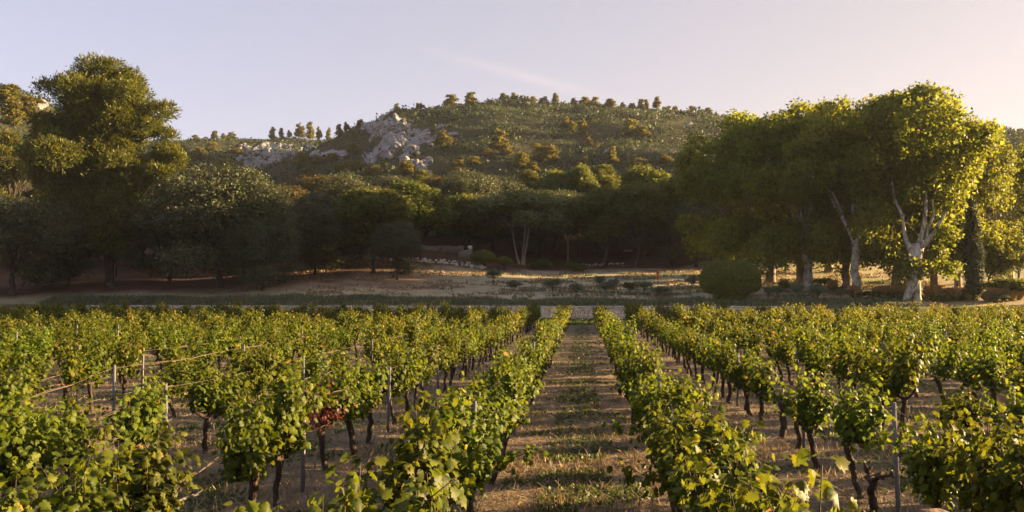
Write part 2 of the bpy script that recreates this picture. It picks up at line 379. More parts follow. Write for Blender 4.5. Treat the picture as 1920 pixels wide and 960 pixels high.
def mixn(kind, fac, a, b):
    n = N('ShaderNodeMix'); n.data_type = 'RGBA'; n.blend_type = kind
    for i, q in ((0, fac), (6, a), (7, b)):
        if hasattr(q, 'links'): L(q, n.inputs[i])
        elif i == 0: n.inputs[0].default_value = q
        else: n.inputs[i].default_value = (*q, 1)
    return n.outputs[2]
n1 = noise(.55, 6); n2 = noise(7, 8, .7); n3 = noise(38, 4, .7)
r1 = N('ShaderNodeValToRGB'); ramp(r1, [(.3, (.72, .74, .76)), (.7, (1.22, 1.18, 1.12))]); L(n1.outputs['Fac'], r1.inputs[0])
r2 = N('ShaderNodeValToRGB'); ramp(r2, [(.3, (.55, .54, .54)), (.5, (1, 1, 1)), (.72, (1.45, 1.4, 1.32))]); L(n2.outputs['Fac'], r2.inputs[0])
r3 = N('ShaderNodeValToRGB'); ramp(r3, [(.3, (.7, .69, .68)), (.7, (1.3, 1.3, 1.28))]); L(n3.outputs['Fac'], r3.inputs[0])
c = mixn('MULTIPLY', 1, va.outputs['Color'], r1.outputs[0]); c = mixn('MULTIPLY', 1, c, r2.outputs[0]); c = mixn('MULTIPLY', .8, c, r3.outputs[0])
# the green strip left growing in the middle of every alley between the rows
sep = N('ShaderNodeSeparateXYZ'); L(tc.outputs['Object'], sep.inputs[0])
def mt(op, a, b=None, clamp=False):
    n = N('ShaderNodeMath'); n.operation = op; n.use_clamp = clamp
    for i, q in enumerate((a, b)):
        if q is None: continue
        if hasattr(q, 'links'): L(q, n.inputs[i])
        else: n.inputs[i].default_value = q
    return n.outputs[0]
ph = mt('MULTIPLY', mt('ABSOLUTE', mt('SUBTRACT', mt('FRACT', mt('DIVIDE', mt('ADD', sep.outputs['X'], 1.38 + 250), 2.5)), .5)), 2.5)
strip = mt('MULTIPLY', mt('SUBTRACT', 1.25, mt('MULTIPLY', ph, 2.2), True), mt('LESS_THAN', sep.outputs['Y'], 72.0))
n4 = noise(1.3, 5, .7)
gmask = mt('MULTIPLY', strip, mt('MULTIPLY', mt('SUBTRACT', n4.outputs['Fac'], .40, True), 4.5, True), True)
c = mixn('MIX', gmask, c, (.098, .120, .050))
p = N('ShaderNodeBsdfPrincipled'); p.inputs['Roughness'].default_value = .95; p.inputs['Specular IOR Level'].default_value = .1
L(c, p.inputs['Base Color'])
b = N('ShaderNodeBump'); b.inputs['Strength'].default_value = .8; b.inputs['Distance'].default_value = .06
hsum = mt('ADD', n2.outputs['Fac'], mt('MULTIPLY', n3.outputs['Fac'], .5)); L(hsum, b.inputs['Height']); L(b.outputs[0], p.inputs['Normal'])
o = N('ShaderNodeOutputMaterial'); L(p.outputs[0], o.inputs[0])
M['ground'] = m
gme = build_mesh('ground', np.stack([GX.ravel(), GY.ravel(), GZ.ravel()], -1), [gf], M['ground'], {'zone': C.reshape(-1, 3)}, smooth=True)
tag(new_obj('ground', gme), kind='structure')

# ------------------------------------------------------------------ dry-stone wall at the end of the field, with its pale footing
rng = np.random.default_rng(11)
wx0, wx1 = -54.0, 22.0
wall = empty('stone_wall', ((wx0 + wx1) / 2, WALL_Y - .3, 0))
tag(wall, 'long low dry-stone retaining wall across the end of the vine rows', 'wall')
ox, oy = wall.location.x, wall.location.y
V_, f_ = box_pts(wx0 - ox, wx1 - ox, -.22, .26, -.1, 1.25)
new_obj('wall_core', build_mesh('wall_core', V_, f_, M['mortar']), wall)
acc = Acc(); z = 0.02
while z < 1.2:
    h = rng.uniform(.14, .24); x = wx0 - rng.uniform(0, .3)
    while x < wx1:
        lw = rng.uniform(.22, .62)
        V, f = box_pts(x - ox + .014, x + lw - ox - .014, -.32 - rng.uniform(0, .05), -.1, z + .010, min(z + h, 1.27) - .010)
        V = V + rng.normal(size=V.shape) * .022
        acc.add(V, f, rng.uniform(0, 1)); x += lw
    z += h
new_obj('wall_face', acc.mesh('wall_face', M['stone']), wall)
acc = Acc(); x = wx0
while x < wx1:
    lw = rng.uniform(.4, .9)
    V, f = box_pts(x - ox + .012, x + lw - ox - .012, -.36, .30, 1.262, 1.36 + rng.uniform(-.015, .03)); acc.add(V + rng.normal(size=V.shape) * .012, f, .5); x += lw
new_obj('coping', acc.mesh('coping', M['pale_stone']), wall)
V_, f_ = box_pts(wx0 - .2, wx1 + .2, WALL_Y - 1.9, WALL_Y - .62, -.02, .13)
tag(new_obj('path', build_mesh('path', V_, f_, M['pale_stone'])), kind='structure')

# ------------------------------------------------------------------ grapevines
def vine_shoots(rng, tall=1.0, wide=1.0, n=15, hang=.24):
    """returns leaf points, outward directions, sizes + cane polylines; head of the vine at z~.62"""
    P, O, S, canes = [], [], [], []
    bun = rng.uniform(-.27, .27, 3); bl = rng.uniform(.72, 1.12, 3); bz = rng.uniform(-.04, .10, 3)
    for s in range(n):
        q = rng.integers(3)
        a = (bun[q] + rng.normal() * .07) * wide
        p = np.array([rng.normal() * .06, a, .62 + bz[q] + rng.uniform(-.04, .08)])
        d = np.array([rng.normal() * .20, rng.normal() * .22 * wide + a * .55, rng.uniform(.8, 1.0)])
        if rng.random() < hang: d = np.array([rng.normal() * .40, rng.normal() * .45, rng.uniform(.05, .5)])
        d = d / np.linalg.norm(d)
        Ln = rng.uniform(.55, 1.05) * tall * bl[q] if d[2] > .6 else rng.uniform(.28, .5)
        k = max(4, int(Ln / .052)); st = Ln / k; line = [p.copy()]
        for i in range(k):
            d = d + rng.normal(size=3) * .09; d[2] -= .012 + .05 * max(0, (i / k - .55)) * 2
            d[0] *= .97
            d = d / np.linalg.norm(d); p = p + d * st; line.append(p.copy())
            for rep in range(3 if i < k * .8 else 2):
                o = rng.normal(size=3); o[2] = o[2] * .35 + .1
                o = o - d * (o @ d) * .6; o = o / np.linalg.norm(o)
                P.append(p + o * rng.uniform(.03, .15)); O.append(o)
                S.append(rng.uniform(.050, .105) * (1.0 if i < k * .75 else .72))
        canes.append(np.array(line))
    return np.array(P), np.array(O), np.array(S), canes
def vine_leaf_mesh(P, O, S, rng, tmpl, tint_shift=0.0):
    n = len(P)
    # the whole canopy's outward direction matters more than the shoot's own
    ctr = np.array([0, 0, 1.0]); out = unit((P - ctr) * np.array([1, .5, .55]))
    T = O * .55 + out * .25 + np.array([0, 0, -.75]) + rng.normal(size=(n, 3)) * .42
    Nn = out * .8 + O * .35 + np.array([0, 0, .55]) + rng.normal(size=(n, 3)) * .5
    young = sstep(1.25, 1.75, P[:, 2])
    tint = np.clip(rng.beta(2.2, 2.4, n) * .82 + .16 * young + tint_shift + (rng.random(n) < .025) * .35, 0, 1)
    return leaves(P, Nn, T, S, tint, tmpl, rng)
def vine_trunk_acc(rng, canes=None, arms=2, fine=True):
    acc = Acc(); lean = rng.normal(size=2) * .06
    n = 7 if fine else 3; seg = 8 if fine else 5
    zs = np.linspace(-.06, .62, n)
    P = np.stack([lean[0] * zs / .6 + rng.normal(size=n) * .012, lean[1] * zs / .6 + rng.normal(size=n) * .018, zs], -1)
    R = np.interp(zs, [-.06, .05, .3, .55, .62], [.062, .048, .040, .050, .058]) * rng.uniform(.85, 1.2)
    V, f = tube(P, R, seg, rng, .16 if fine else 0); acc.add(V, f)
    top = P[-1]
    for s in range(arms):
        sg = 1 if s % 2 == 0 else -1
        e = top + np.array([rng.normal() * .05, sg * rng.uniform(.18, .34), rng.uniform(.04, .20)])
        A = wiggle(top - [0, 0, .04], e, 5, .018, rng); V, f = tube(A, np.linspace(.036, .021, 5), 6, rng, .18); acc.add(V, f)
        V, f = tube(wiggle(e, e + [rng.normal() * .02, rng.normal() * .03, .07], 3, .006, rng), [.026, .022, .012], 6, rng, .2); acc.add(V, f)
    for cn in (canes or []):
        k = cn[::3] if len(cn) > 8 else cn[::2]
        if len(k) < 2: continue
        V, f = tube(k, np.linspace(.0065, .003, len(k)), 4); acc.add(V, f)
    return acc
NEAR, MID, FAR = [], [], []
for i in range(10):
    r = np.random.default_rng(100 + i)
    P, O, S, cn = vine_shoots(r, tall=r.uniform(.92, 1.08), n=20)
    V, f, tn = vine_leaf_mesh(P, O, S, r, LEAF_VINE, r.uniform(-.06, .06))
    NEAR.append((build_mesh('vine_foliage', V, f, M['vine'], {'tint': tn}), vine_trunk_acc(r, cn).mesh('vine_trunk', M['bark_vine'])))
for i in range(8):
    r = np.random.default_rng(200 + i)
    P, O, S, cn = vine_shoots(r, tall=r.uniform(.9, 1.08), n=17)
    V, f, tn = vine_leaf_mesh(P, O, S * 1.05, r, LEAF_MID, r.uniform(-.06, .06))
    MID.append((build_mesh('vine_foliage', V, f, M['vine'], {'tint': tn}), vine_trunk_acc(r, None).mesh('vine_trunk', M['bark_vine'])))
for i in range(6):
    r = np.random.default_rng(300 + i)
    P, O, S, cn = vine_shoots(r, tall=r.uniform(.9, 1.05), n=14)
    k = r.random(len(P)) < .62
    V, f, tn = vine_leaf_mesh(P[k], O[k], S[k] * 1.35, r, LEAF_MID, r.uniform(-.05, .05))
    FAR.append((V, f[0], tn, vine_trunk_acc(r, None, 1, False)))
# the vine that has turned red, and bare stumps
r = np.random.default_rng(401)
P, O, S, cn = vine_shoots(r, tall=.95, n=12, hang=.6)
isr = (P[:, 2] < .95) & (r.random(len(P)) < .9) | (r.random(len(P)) < .10)
V, f, tn = vine_leaf_mesh(P[isr], O[isr], S[isr] * .8, r, LEAF_VINE); RED_R = build_mesh('red_foliage', V, f, M['vine_red'], {'tint': tn})
V, f, tn = vine_leaf_mesh(P[~isr], O[~isr], S[~isr] * .9, r, LEAF_VINE); RED_G = build_mesh('green_foliage', V, f, M['vine'], {'tint': tn})
RED_T = vine_trunk_acc(r, cn, 2).mesh('vine_trunk', M['bark_vine'])
def stump_mesh(seed, arms):
    r = np.random.default_rng(seed); a = vine_trunk_acc(r, None, arms)
    for q in range(5):
        e = np.array([r.normal() * .04, r.normal() * .12, .64]); V, f = tube(wiggle(e, e + r.normal(size=3) * .06 + [0, 0, .06], 3, .01, r), [.028, .03, .012], 6, r, .25); a.add(V, f)
    return a.mesh('stump', M['bark_vine'])

def row_x(k): return 1.12 + 2.5 * k if k >= 0 else -1.38 - 2.5 * (-k - 1)
ORD = ['zeroth', 'first', 'second', 'third', 'fourth', 'fifth', 'sixth', 'seventh', 'eighth', 'ninth', 'tenth', 'eleventh', 'twelfth', 'thirteenth', 'fourteenth', 'fifteenth', 'sixteenth', 'seventeenth', 'eighteenth', 'nineteenth', 'twentieth',
       'twenty-first', 'twenty-second', 'twenty-third', 'twenty-fourth', 'twenty-fifth', 'twenty-sixth', 'twenty-seventh', 'twenty-eighth', 'twenty-ninth', 'thirtieth', 'thirty-first', 'thirty-second', 'thirty-third', 'thirty-fourth', 'thirty-fifth', 'thirty-sixth', 'thirty-seventh', 'thirty-eighth', 'thirty-ninth', 'fortieth']
for t_ in ('forty', 'fifty', 'sixty'):
    if t_ != 'forty': ORD.append(t_[:-1] + 'ieth')
    ORD += [t_ + '-' + q for q in ('first', 'second', 'third', 'fourth', 'fifth', 'sixth', 'seventh', 'eighth', 'ninth')]
def row_words(k): return f"{ORD[k + 1] if k >= 0 else ORD[-k]} row {'right' if k >= 0 else 'left'} of the central alley"
MANUAL = {  # near ends of the rows nearest the camera: (y, height factor)
    -1: [(3.5, 1.02), (4.5, 1.10), (5.55, 1.02), (6.55, 1.12), (7.35, 1.18), (9.75, 1.0), (10.9, 1.04)],
    0: [(3.35, 1.16), (4.35, 1.18), (5.3, 1.10), (6.35, 1.06), (7.4, 1.06), (8.4, 1.0), (9.4, .98), (10.5, 1.0), (11.5, 1.0)],
    -2: [(5.4, .98), (6.4, 1.0), (7.3, .98), (9.5, 1.05), (10.45, 1.12), (14.2, 1.02), (15.3, 1.0)],
    1: [(6.3, 1.1), (7.3, 1.12), (8.3, 1.08), (9.3, .95), (11.9, 1.08), (13.7, .98), (18.1, 1.0), (19.3, 1.0)],
    -3: [(9.0, .98), (10.2, .95), (11.6, 1.0), (14.2, 1.0), (15.2, .95)],
}
vines = []                                            # (row, x, y, hfac)
rng = np.random.default_rng(21)
for k in range(-21, 16):
    X = row_x(k); man = MANUAL.get(k, [])
    for (y, hf) in man: vines.append((k, X + rng.normal() * .05, y, hf))
    y = man[-1][0] + 1.12 if man else rng.uniform(3.5, 4.6)
    gap = {-1: .03, 0: .02, 1: .05, 2: .12, -2: .12, -3: .28, -4: .25, -5: .2}.get(k, .11)
    while y < 71.6 + rng.uniform(-.4, .4):
        if rng.random() > gap * (1.6 if y < 26 and k < -1 else .7):
            vines.append((k, X + rng.normal() * .06, y + rng.normal() * .08, float(np.clip(rng.normal(1.0, .11), .74, 1.2))))
        y += 1.14
def in_frame(x, y, m=60):
    px, W = col_depth(x, y)
    return W > 1 and -m < px < 1920 + m and (HY + F * (CAM_Z - 1.75) / W) < 990
seen = sorted([v for v in vines if in_frame(v[1], v[2])], key=lambda v: float(col_depth(v[1], v[2])[1]))
INDIV = seen[:296]; ids = set(map(id, INDIV)); CUT = float(col_depth(INDIV[-1][1], INDIV[-1][2])[1])
def keep_extra(v):
    px, W = col_depth(v[1], v[2])
    return W > .5 and -250 < px < 2500 and W < 90
REST = [v for v in vines if id(v) not in ids and keep_extra(v)]
by_row = {}
for v in sorted(INDIV, key=lambda v: v[2]): by_row.setdefault(v[0], []).append(v)
GV = 'trained grapevines standing along the vineyard rows'
for k, lst in by_row.items():
    for n, v in enumerate(lst):
        k_, x, y, hf = v
        W = float(col_depth(x, y)[1])
        src = NEAR if W < 17 else MID
        fm, tm = src[rng.integers(len(src))]
        look = 'tall leafy' if hf > 1.07 else ('low leafy' if hf < .93 else 'leafy green')
        e = empty('grapevine', (x, y, 0), (0 if rng.random() < .5 else math.pi) + rng.normal() * .15, (1, 1.24 if k in (-1, 0) else 1.05, hf))
        tag(e, f"{look} grapevine, {ORD[n + 1]} from the front in the {row_words(k)}", 'grapevine', GV)
        new_obj('trunk', tm, e); new_obj('foliage', fm, e)
# far vines: beyond the three hundred nearest
acc = Acc(); tac = Acc()
for v in REST:
    k_, x, y, hf = v
    V, f, tn, ta = FAR[rng.integers(len(FAR))]
    sg = 1 if rng.random() < .5 else -1
    hf = hf * (1.12 if y > 45 else 1.04)
    S = np.array([sg, sg * 1.04, hf])
    acc.add(V * S + [x, y, 0], [f], np.clip(tn + rng.normal() * .13, 0, 1))
    for tv in ta.V[:1]: pass
    TV = np.concatenate(ta.V) * S + [x, y, 0]
    tac.add(TV, [np.concatenate(q) for q in ta.F.values()])
fv = new_obj('far_vines', acc.mesh('far_vine_foliage', M['vine']))
fv.data.materials.append(M['bark_vine'])
# trunks joined into the same mass
nV = len(fv.data.vertices)
me2 = tac.mesh('far_trunks', M['bark_vine'])
Vall = np.concatenate(acc.V + tac.V); Fall = {}
for src, off in ((acc, 0), (tac, acc.n)):
    for kk, q in src.F.items(): Fall.setdefault(kk, []).extend([(a + off) for a in q])
nq = sum(len(a) for a in acc.F.get(4, []))
fl = [np.concatenate(v) for v in Fall.values()]
me3 = build_mesh('far_vines', Vall, fl, M['vine'], {'tint': np.concatenate(acc.T + tac.T)})
me3.materials.append(M['bark_vine'])
mi = (np.concatenate([f[:, 0] for f in fl]) >= acc.n).astype(np.int32); me3.polygons.foreach_set('material_index', mi)
fv.data = me3
tag(fv, 'far end of the vineyard where the vines merge into one green mass', 'vines', kind='stuff')

e = empty('grapevine', (-4.0, 13.0, 0), .2)
tag(e, 'grapevine with dark red autumn leaves right of the tall bare grey post', 'grapevine', GV)
new_obj('trunk', RED_T, e)
tag(new_obj('foliage', RED_R, e), 'dried dark red leaves low on the vine'); new_obj('foliage', RED_G, e)
for (y, sd, arms, lb) in ((15.3, 5, 0, 'bare gnarled vine stump left of the grey post, leaves all gone'), (16.5, 6, 2, 'bare vine stump with two short arms, farther of the two leafless stumps'),
                          (11.05, 8, 2, 'knotted leafless vine with low crooked arms at the foot of a grey post')):
    e = empty('vine_stump', (row_x(1) + (.08 if y > 12 else -.02), y, 0), .3, (1.2, 1.2, 1.0 if y > 12 else .72)); tag(e, lb, 'vine stump')
    new_obj('trunk', stump_mesh(sd, arms), e)

# posts and wires
POSTS = []
for k in range(-9, 9):
    X = row_x(k)
    ys_ = {-1: [10.2, 16.4, 22.6, 28.8, 35], -2: [11.5, 16.6, 22.4, 28.5, 35], 0: [10.0, 13.6, 20, 26.4, 33], 1: [10.45, 14.8, 21, 27, 33.5], 2: [12.9, 19.2, 25.4, 32], -3: [12.6, 19.0, 25.3, 31.6], -4: [15.5, 21.7, 27.8]}.get(k)
    if ys_ is None: ys_ = list(np.arange(13 + (k * 37 % 10) * .4, 36, 6.2))
    vis = [y for y in ys_ if in_frame(X, y, 0)]
    for n, y in enumerate(vis):
        h = 1.36 + .10 * math.sin(k * 3.1 + y)
        POSTS.append((k, y, h))
        e = empty('trellis_post', (X + .04, y, 0), .2 * math.sin(y * 7))
        e.rotation_euler[0] = .02 * math.sin(y * 3 + k); e.rotation_euler[1] = .025 * math.cos(y * 5 + k)
        tag(e, f"slim grey post, {ORD[n + 1]} from the front in the {row_words(k)}", 'post', 'grey trellis posts along the rows')
        if n == 0 and k == -2: e['label'] = 'tall bare grey trellis post standing in a gap left of the red vine'
        acc = Acc(); V, f = box_pts(-.024, .024, -.018, .018, -.15, h); acc.add(V, f)
        new_obj('stake', acc.mesh('stake', M['post']), e)
        acc = Acc()
        for zc in (.78, h - .06):
            V, f = tube([(-.034, .0, zc), (.034, .0, zc)], [.012, .012], 6); acc.add(V, f)
        new_obj('wire_clip', acc.mesh('wire_clip', M['wire']), e)
for k in range(-5, 4):
    X = row_x(k); pp = sorted([p for p in POSTS if p[0] == k], key=lambda p: p[1])
    if len(pp) < 2: continue
    r = np.random.default_rng(900 + k)
    e = empty('trellis_wire', (X, pp[0][1], .0)); tag(e, f"pair of sagging training wires strung along the {row_words(k)}", 'wire', 'training wires between the posts')
    for lev, nm in ((0, 'lower_wire'), (1, 'upper_wire')):
        acc = Acc()
        ends = [(pp[0][1] - 5.0, .9)] + [(p[1], p[2]) for p in pp]
        for (ya, ha), (yb, hb) in zip(ends[:-1], ends[1:]):
            za = .78 if lev == 0 else ha - .06; zb = .78 if lev == 0 else hb - .06
            A = wiggle((0, ya - pp[0][1], za), (.0, yb - pp[0][1], zb), 9, .012, r, .05)
            V, f = tube(A, [.0032] * 9, 5); acc.add(V, f)
            for q in range(3):
                t0 = r.uniform(.05, .7); i0 = int(t0 * 8); seg = A[i0:i0 + 3] + r.normal(size=A[i0:i0 + 3].shape) * .015
                if len(seg) > 1:
                    V, f = tube(seg, np.linspace(.006, .003, len(seg)), 5); acc.add(V, f)
        new_obj(nm, acc.mesh(nm, M['cane'] if lev else M['wire']), e)
# weathered end post close to the camera on the right
V, f = box_pts(-.04, .04, -.035, .035, -.2, 2.02)
e = new_obj('end_post', build_mesh('end_post', V, f, M['post_wood']), None, (1.14, 2.92, 0)); e.rotation_euler[2] = .25
bv = e.modifiers.new('bevel', 'BEVEL'); bv.width = .005; bv.segments = 2
tag(e, 'flat-topped brown wooden end post rising among near vine leaves', 'post')

# ------------------------------------------------------------------ grass, weeds and straw on the vineyard floor (nobody could count them)
def scatter(n, y0, y1, rng, pw=1.0):
    out = []
    u = rng.random(n * 3); y = y0 + (y1 - y0) * u ** pw
    px = rng.uniform(-60, 1980, n * 3); W = y
    X = RGT[0] * ((px - CX) / F * W) + FWD[0] * W; Y = RGT[1] * ((px - CX) / F * W) + FWD[1] * W
    return X[:n], Y[:n]
def alley_phase(X): return np.abs(((X + 1.38) / 2.5) % 1.0 - .5) * 2.5   # 0 in the alley's middle, 1.25 at a row
rng = np.random.default_rng(31)
X, Y = scatter(170000, 7, 44, rng, 1.5)
n = len(X); d = rand_dir(rng, n); d[:, 2] = np.abs(d[:, 2]) * .12 + .02
P = np.stack([X, Y, hgt(X, Y) + .03 * wav(X, Y, 3.1, 1) + .02 * wav(X, Y, 1.7, 2) + .012], -1)
tn = np.clip(rng.beta(2, 2, n), 0, 1)
V1, f1, t1 = leaves(P, np.tile([0, 0, 1.0], (n, 1)) + rng.normal(size=(n, 3)) * .3, d, rng.uniform(.06, .24, n), tn, STRAW, rng)
# standing dry stems in patches
X, Y = scatter(230000, 7, 55, rng, 1.5)
dens = sstep(.1, .8, wav(X, Y, 2.6, 3) + .35 * wav(X, Y, .9, 2) + .2); k = rng.random(len(X)) < .15 + .75 * dens; X, Y = X[k], Y[k]
n = len(X); d = np.stack([rng.normal(size=n) * .45, rng.normal(size=n) * .45, np.ones(n)], -1)
P = np.stack([X, Y, np.full(n, -.01)], -1)
V2, f2, t2 = leaves(P, rand_dir(rng, n), d, rng.uniform(.04, .13, n) * rng.choice([1, 1, 1, 1.4], n), np.clip(rng.beta(2.4, 2, n), 0, 1), BLADE, rng)
acc = Acc(); acc.add(V1, f1, t1); acc.add(V2, f2, t2)
tag(new_obj('dry_grass', acc.mesh('dry_grass', M['straw'])), 'straw and short dry grass covering the vineyard floor', 'grass', kind='stuff')
X, Y = scatter(420000, 7, 72, rng, 1.6)
ph = alley_phase(X)
dens = sstep(.05, .8, wav(X, Y, 2.2, 5) + .5 * wav(X, Y, .8, 4) + .75 * (ph < .5)) * (ph < 1.05) * np.where(np.abs(X + .13) < 1.2, 1.3, .55)
k = rng.random(len(X)) < dens; X, Y = X[k], Y[k]; n = len(X)
d = np.stack([rng.normal(size=n) * .7, rng.normal(size=n) * .7, np.full(n, .8)], -1)
V, f, tn = leaves(np.stack([X, Y, np.full(n, -.01)], -1), np.tile([0, 0, 1.0], (n, 1)) + rng.normal(size=(n, 3)) * .5, d, rng.uniform(.03, .09, n), rng.beta(2, 2, n), LEAF_KITE, rng)
acc = Acc(); acc.add(V, f, tn)
tag(new_obj('green_weeds', acc.mesh('green_weeds', M['weed'])), 'patchy green weeds growing between the vine rows', 'weeds', kind='stuff')
# headland grass
def strip_pts(n, y0, y1, x0, x1, rng): return rng.uniform(x0, x1, n), rng.uniform(y0, y1, n)
X, Y = strip_pts(14000, 72, 86.6, -14, 16, rng); n = len(X)
d = np.stack([rng.normal(size=n) * .5, rng.normal(size=n) * .5, np.ones(n)], -1)
V, f, tn = leaves(np.stack([X, Y, np.full(n, -.01)], -1), rand_dir(rng, n), d, rng.uniform(.1, .28, n), rng.beta(2, 2, n), LEAF_KITE, rng)
acc = Acc(); acc.add(V, f, tn)
tag(new_obj('headland_grass', acc.mesh('headland_grass', M['weed'])), 'short green grass on the headland before the stone wall', 'grass', kind='stuff')
# rough weed strip on top of the wall
X, Y = strip_pts(46000, 89.1, 93.2, -60, 34, rng); n = len(X)
hh = .16 + .26 * (0.5 + .5 * wav(X, Y * 2, 4.5, 1))
d = np.stack([rng.normal(size=n) * .45, rng.normal(size=n) * .45, np.ones(n)], -1)
V, f, tn = leaves(np.stack([X, Y, hgt(X, Y) + rng.uniform(0, .25, n)], -1), rand_dir(rng, n), d, hh * rng.uniform(.6, 1.2, n), np.clip(rng.beta(2, 2.2, n) , 0, 1), LEAF_SLIM, rng)
acc = Acc(); acc.add(V, f, tn)
tag(new_obj('weed_strip', acc.mesh('weed_strip', M['lavender'])), 'grey-green strip of weeds and lavender along the top of the wall', 'weeds', kind='stuff')
# meadow tufts, dry and green
X, Y = strip_pts(60000, 93, 131, -45, 45, rng); k = rng.random(len(X)) < sstep(-.3, .9, wav(X, Y * 1.8, 9, 2) + .4 * wav(X, Y, 3, 4)); X, Y = X[k], Y[k]; n = len(X)
d = np.stack([rng.normal(size=n) * .6, rng.normal(size=n) * .6, np.ones(n)], -1)
V, f, tn = leaves(np.stack([X, Y, hgt(X, Y) - .02], -1), rand_dir(rng, n), d, rng.uniform(.12, .34, n), np.clip(rng.beta(2, 3, n) * .9, 0, 1), LEAF_KITE, rng)
acc = Acc(); acc.add(V, f, tn)
tag(new_obj('meadow_grass', acc.mesh('meadow_grass', M['straw'])), 'short dry grass tufts scattered over the sloping meadow', 'grass', kind='stuff')
X, Y = strip_pts(30000, 93, 126, -8, 40, rng); k = rng.random(len(X)) < sstep(.2, .9, wav(X, Y * 2.0, 10, 4) + .4 * wav(X, Y, 3, 0)); X, Y = X[k], Y[k]; n = len(X)
d = np.stack([rng.normal(size=n) * .6, rng.normal(size=n) * .6, np.ones(n)], -1)
V, f, tn = leaves(np.stack([X, Y, hgt(X, Y) - .02], -1), rand_dir(rng, n), d, rng.uniform(.15, .4, n), rng.beta(2, 2, n), LEAF_KITE, rng)
acc = Acc(); acc.add(V, f, tn)
tag(new_obj('meadow_weeds', acc.mesh('meadow_weeds', M['lavender'])), 'green weed patches on the right part of the meadow', 'weeds', kind='stuff')

# ------------------------------------------------------------------ trees
def crown(rng, blobs, n_cl, per, spread, size, mat, tmpl=LEAF_KITE, up=.35, jit=.55, inner=.18, name='crown', radial_tip=False, extra=None):
    """blobs: (cx,cy,cz,rx,ry,rz). Leaf clumps spread over every blob's shell, fewer where another blob covers it."""
    B = np.array(blobs, float); area = (B[:, 3] * B[:, 4] + B[:, 3] * B[:, 5] + B[:, 4] * B[:, 5]); pr = area / area.sum()
    bi = rng.choice(len(B), n_cl, p=pr)
    d = rand_dir(rng, n_cl); d[:, 2] = np.where((d[:, 2] < -.3) & (rng.random(n_cl) < .5), -d[:, 2], d[:, 2])
    rad = np.where(rng.random(n_cl) < inner, rng.uniform(.35, .85, n_cl), rng.uniform(.84, 1.08, n_cl))
    lump = 1 + .10 * np.sin(d[:, 0] * 5 + bi) + .10 * np.sin(d[:, 1] * 6 + d[:, 2] * 5 + bi * 2)
    Cc = B[bi, :3] + d * B[bi, 3:] * (rad * lump)[:, None]
    deep = np.zeros(n_cl)
    for b in B:
        q = np.linalg.norm((Cc - b[:3]) / b[3:], axis=1); deep += (q < .72)
    k = (deep < 1.5) | (rng.random(n_cl) < .35); Cc, d, bi = Cc[k], d[k], bi[k]; n_cl = len(Cc)
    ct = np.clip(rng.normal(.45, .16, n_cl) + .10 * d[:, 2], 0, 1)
    P = np.repeat(Cc, per, 0) + rng.normal(size=(n_cl * per, 3)) * spread * np.array([1, 1, .7])
    D = np.repeat(d, per, 0); n = len(P)
    Nn = D + np.array([0, 0, up]) + rng.normal(size=(n, 3)) * jit
    T = (D + rng.normal(size=(n, 3)) * .6 + [0, 0, .3]) if radial_tip else (rng.normal(size=(n, 3)) + [0, 0, -.5])
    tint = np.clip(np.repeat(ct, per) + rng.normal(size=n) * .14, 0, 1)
    V, f, tn = leaves(P, Nn, T, size * rng.uniform(.7, 1.3, n), tint, tmpl, rng)
    if extra is not None:
        pass
    return build_mesh(name, V, f, mat, {'tint': tn})
def blob_crown(rng, W, H, z0, nb, rmin=.30, rmax=.46, topflat=1.0, low=.0):
    """nb overlapping lobes arranged inside an ellipsoidal crown W wide from z0 up to H"""
    cz = (z0 + H) / 2; rz = (H - z0) / 2; out = []
    for i in range(nb):
        d = rand_dir(rng, 1)[0]; d[2] = abs(d[2]) * 1.1 - .35 if rng.random() < .75 else d[2]
        d = d / np.linalg.norm(d)
        s = rng.uniform(rmin, rmax); q = 1 - s * rng.uniform(.85, 1.0)
        out.append((d[0] * W / 2 * q, d[1] * W / 2 * q, cz + d[2] * rz * q * topflat, s * W / 2, s * W / 2, s * min(W / 2, rz) * rng.uniform(.75, 1.05)))
    out.append((0, 0, cz, W * .27, W * .27, rz * .62))
    return out
def limbs(rng, blobs, base_r, fork_z, lean=(0, 0), nmax=9, seg=8, rough=.08, flare=1.5, lr=.52):
    acc = Acc(); f0 = np.array([lean[0], lean[1], fork_z])
    P = wiggle((0, 0, -.3), f0, 7, base_r * .22, rng)
    V, f = tube(P, np.interp(np.linspace(0, 1, 7), [0, .12, .4, 1], [base_r * flare, base_r * 1.1, base_r * .92, base_r * .8]), seg, rng, rough, cap=False); acc.add(V, f)
    bl = sorted(blobs, key=lambda b: -b[3])[:nmax]
    for b in bl:
        e = np.array(b[:3]); m_ = f0 * .45 + e * .55 + np.array([0, 0, .12 * (e[2] - f0[2])]) + rng.normal(size=3) * .3
        Q = np.concatenate([wiggle(f0 - [0, 0, base_r * .5], m_, 4, .12, rng), wiggle(m_, e, 4, .2, rng)[1:]])
        V, f = tube(Q, np.linspace(base_r * lr, base_r * .10, len(Q)), 6, rng, rough); acc.add(V, f)
    return acc
VAR = {}
def variant(kind, trunk_me, crown_me, W, H): VAR.setdefault(kind, []).append((trunk_me, crown_me, W, H))
for i in range(4):                                    # holm oaks: dense, dark, low
    r = np.random.default_rng(500 + i); b = blob_crown(r, 12, 12, 1.6, 24, .26, .42)
    b += [(r.uniform(-4, 4), r.uniform(-4, 4), r.uniform(2.2, 3.2), 1.7, 1.7, 1.3) for _ in range(5)]
    variant('oak', limbs(r, b, .28, 2.6, (r.normal() * .3, r.normal() * .3)).mesh('oak_trunk', M['bark']), crown(r, b, 5600, 10, .26, .215, M['oak'], up=.5, inner=.12), 12, 12.2)
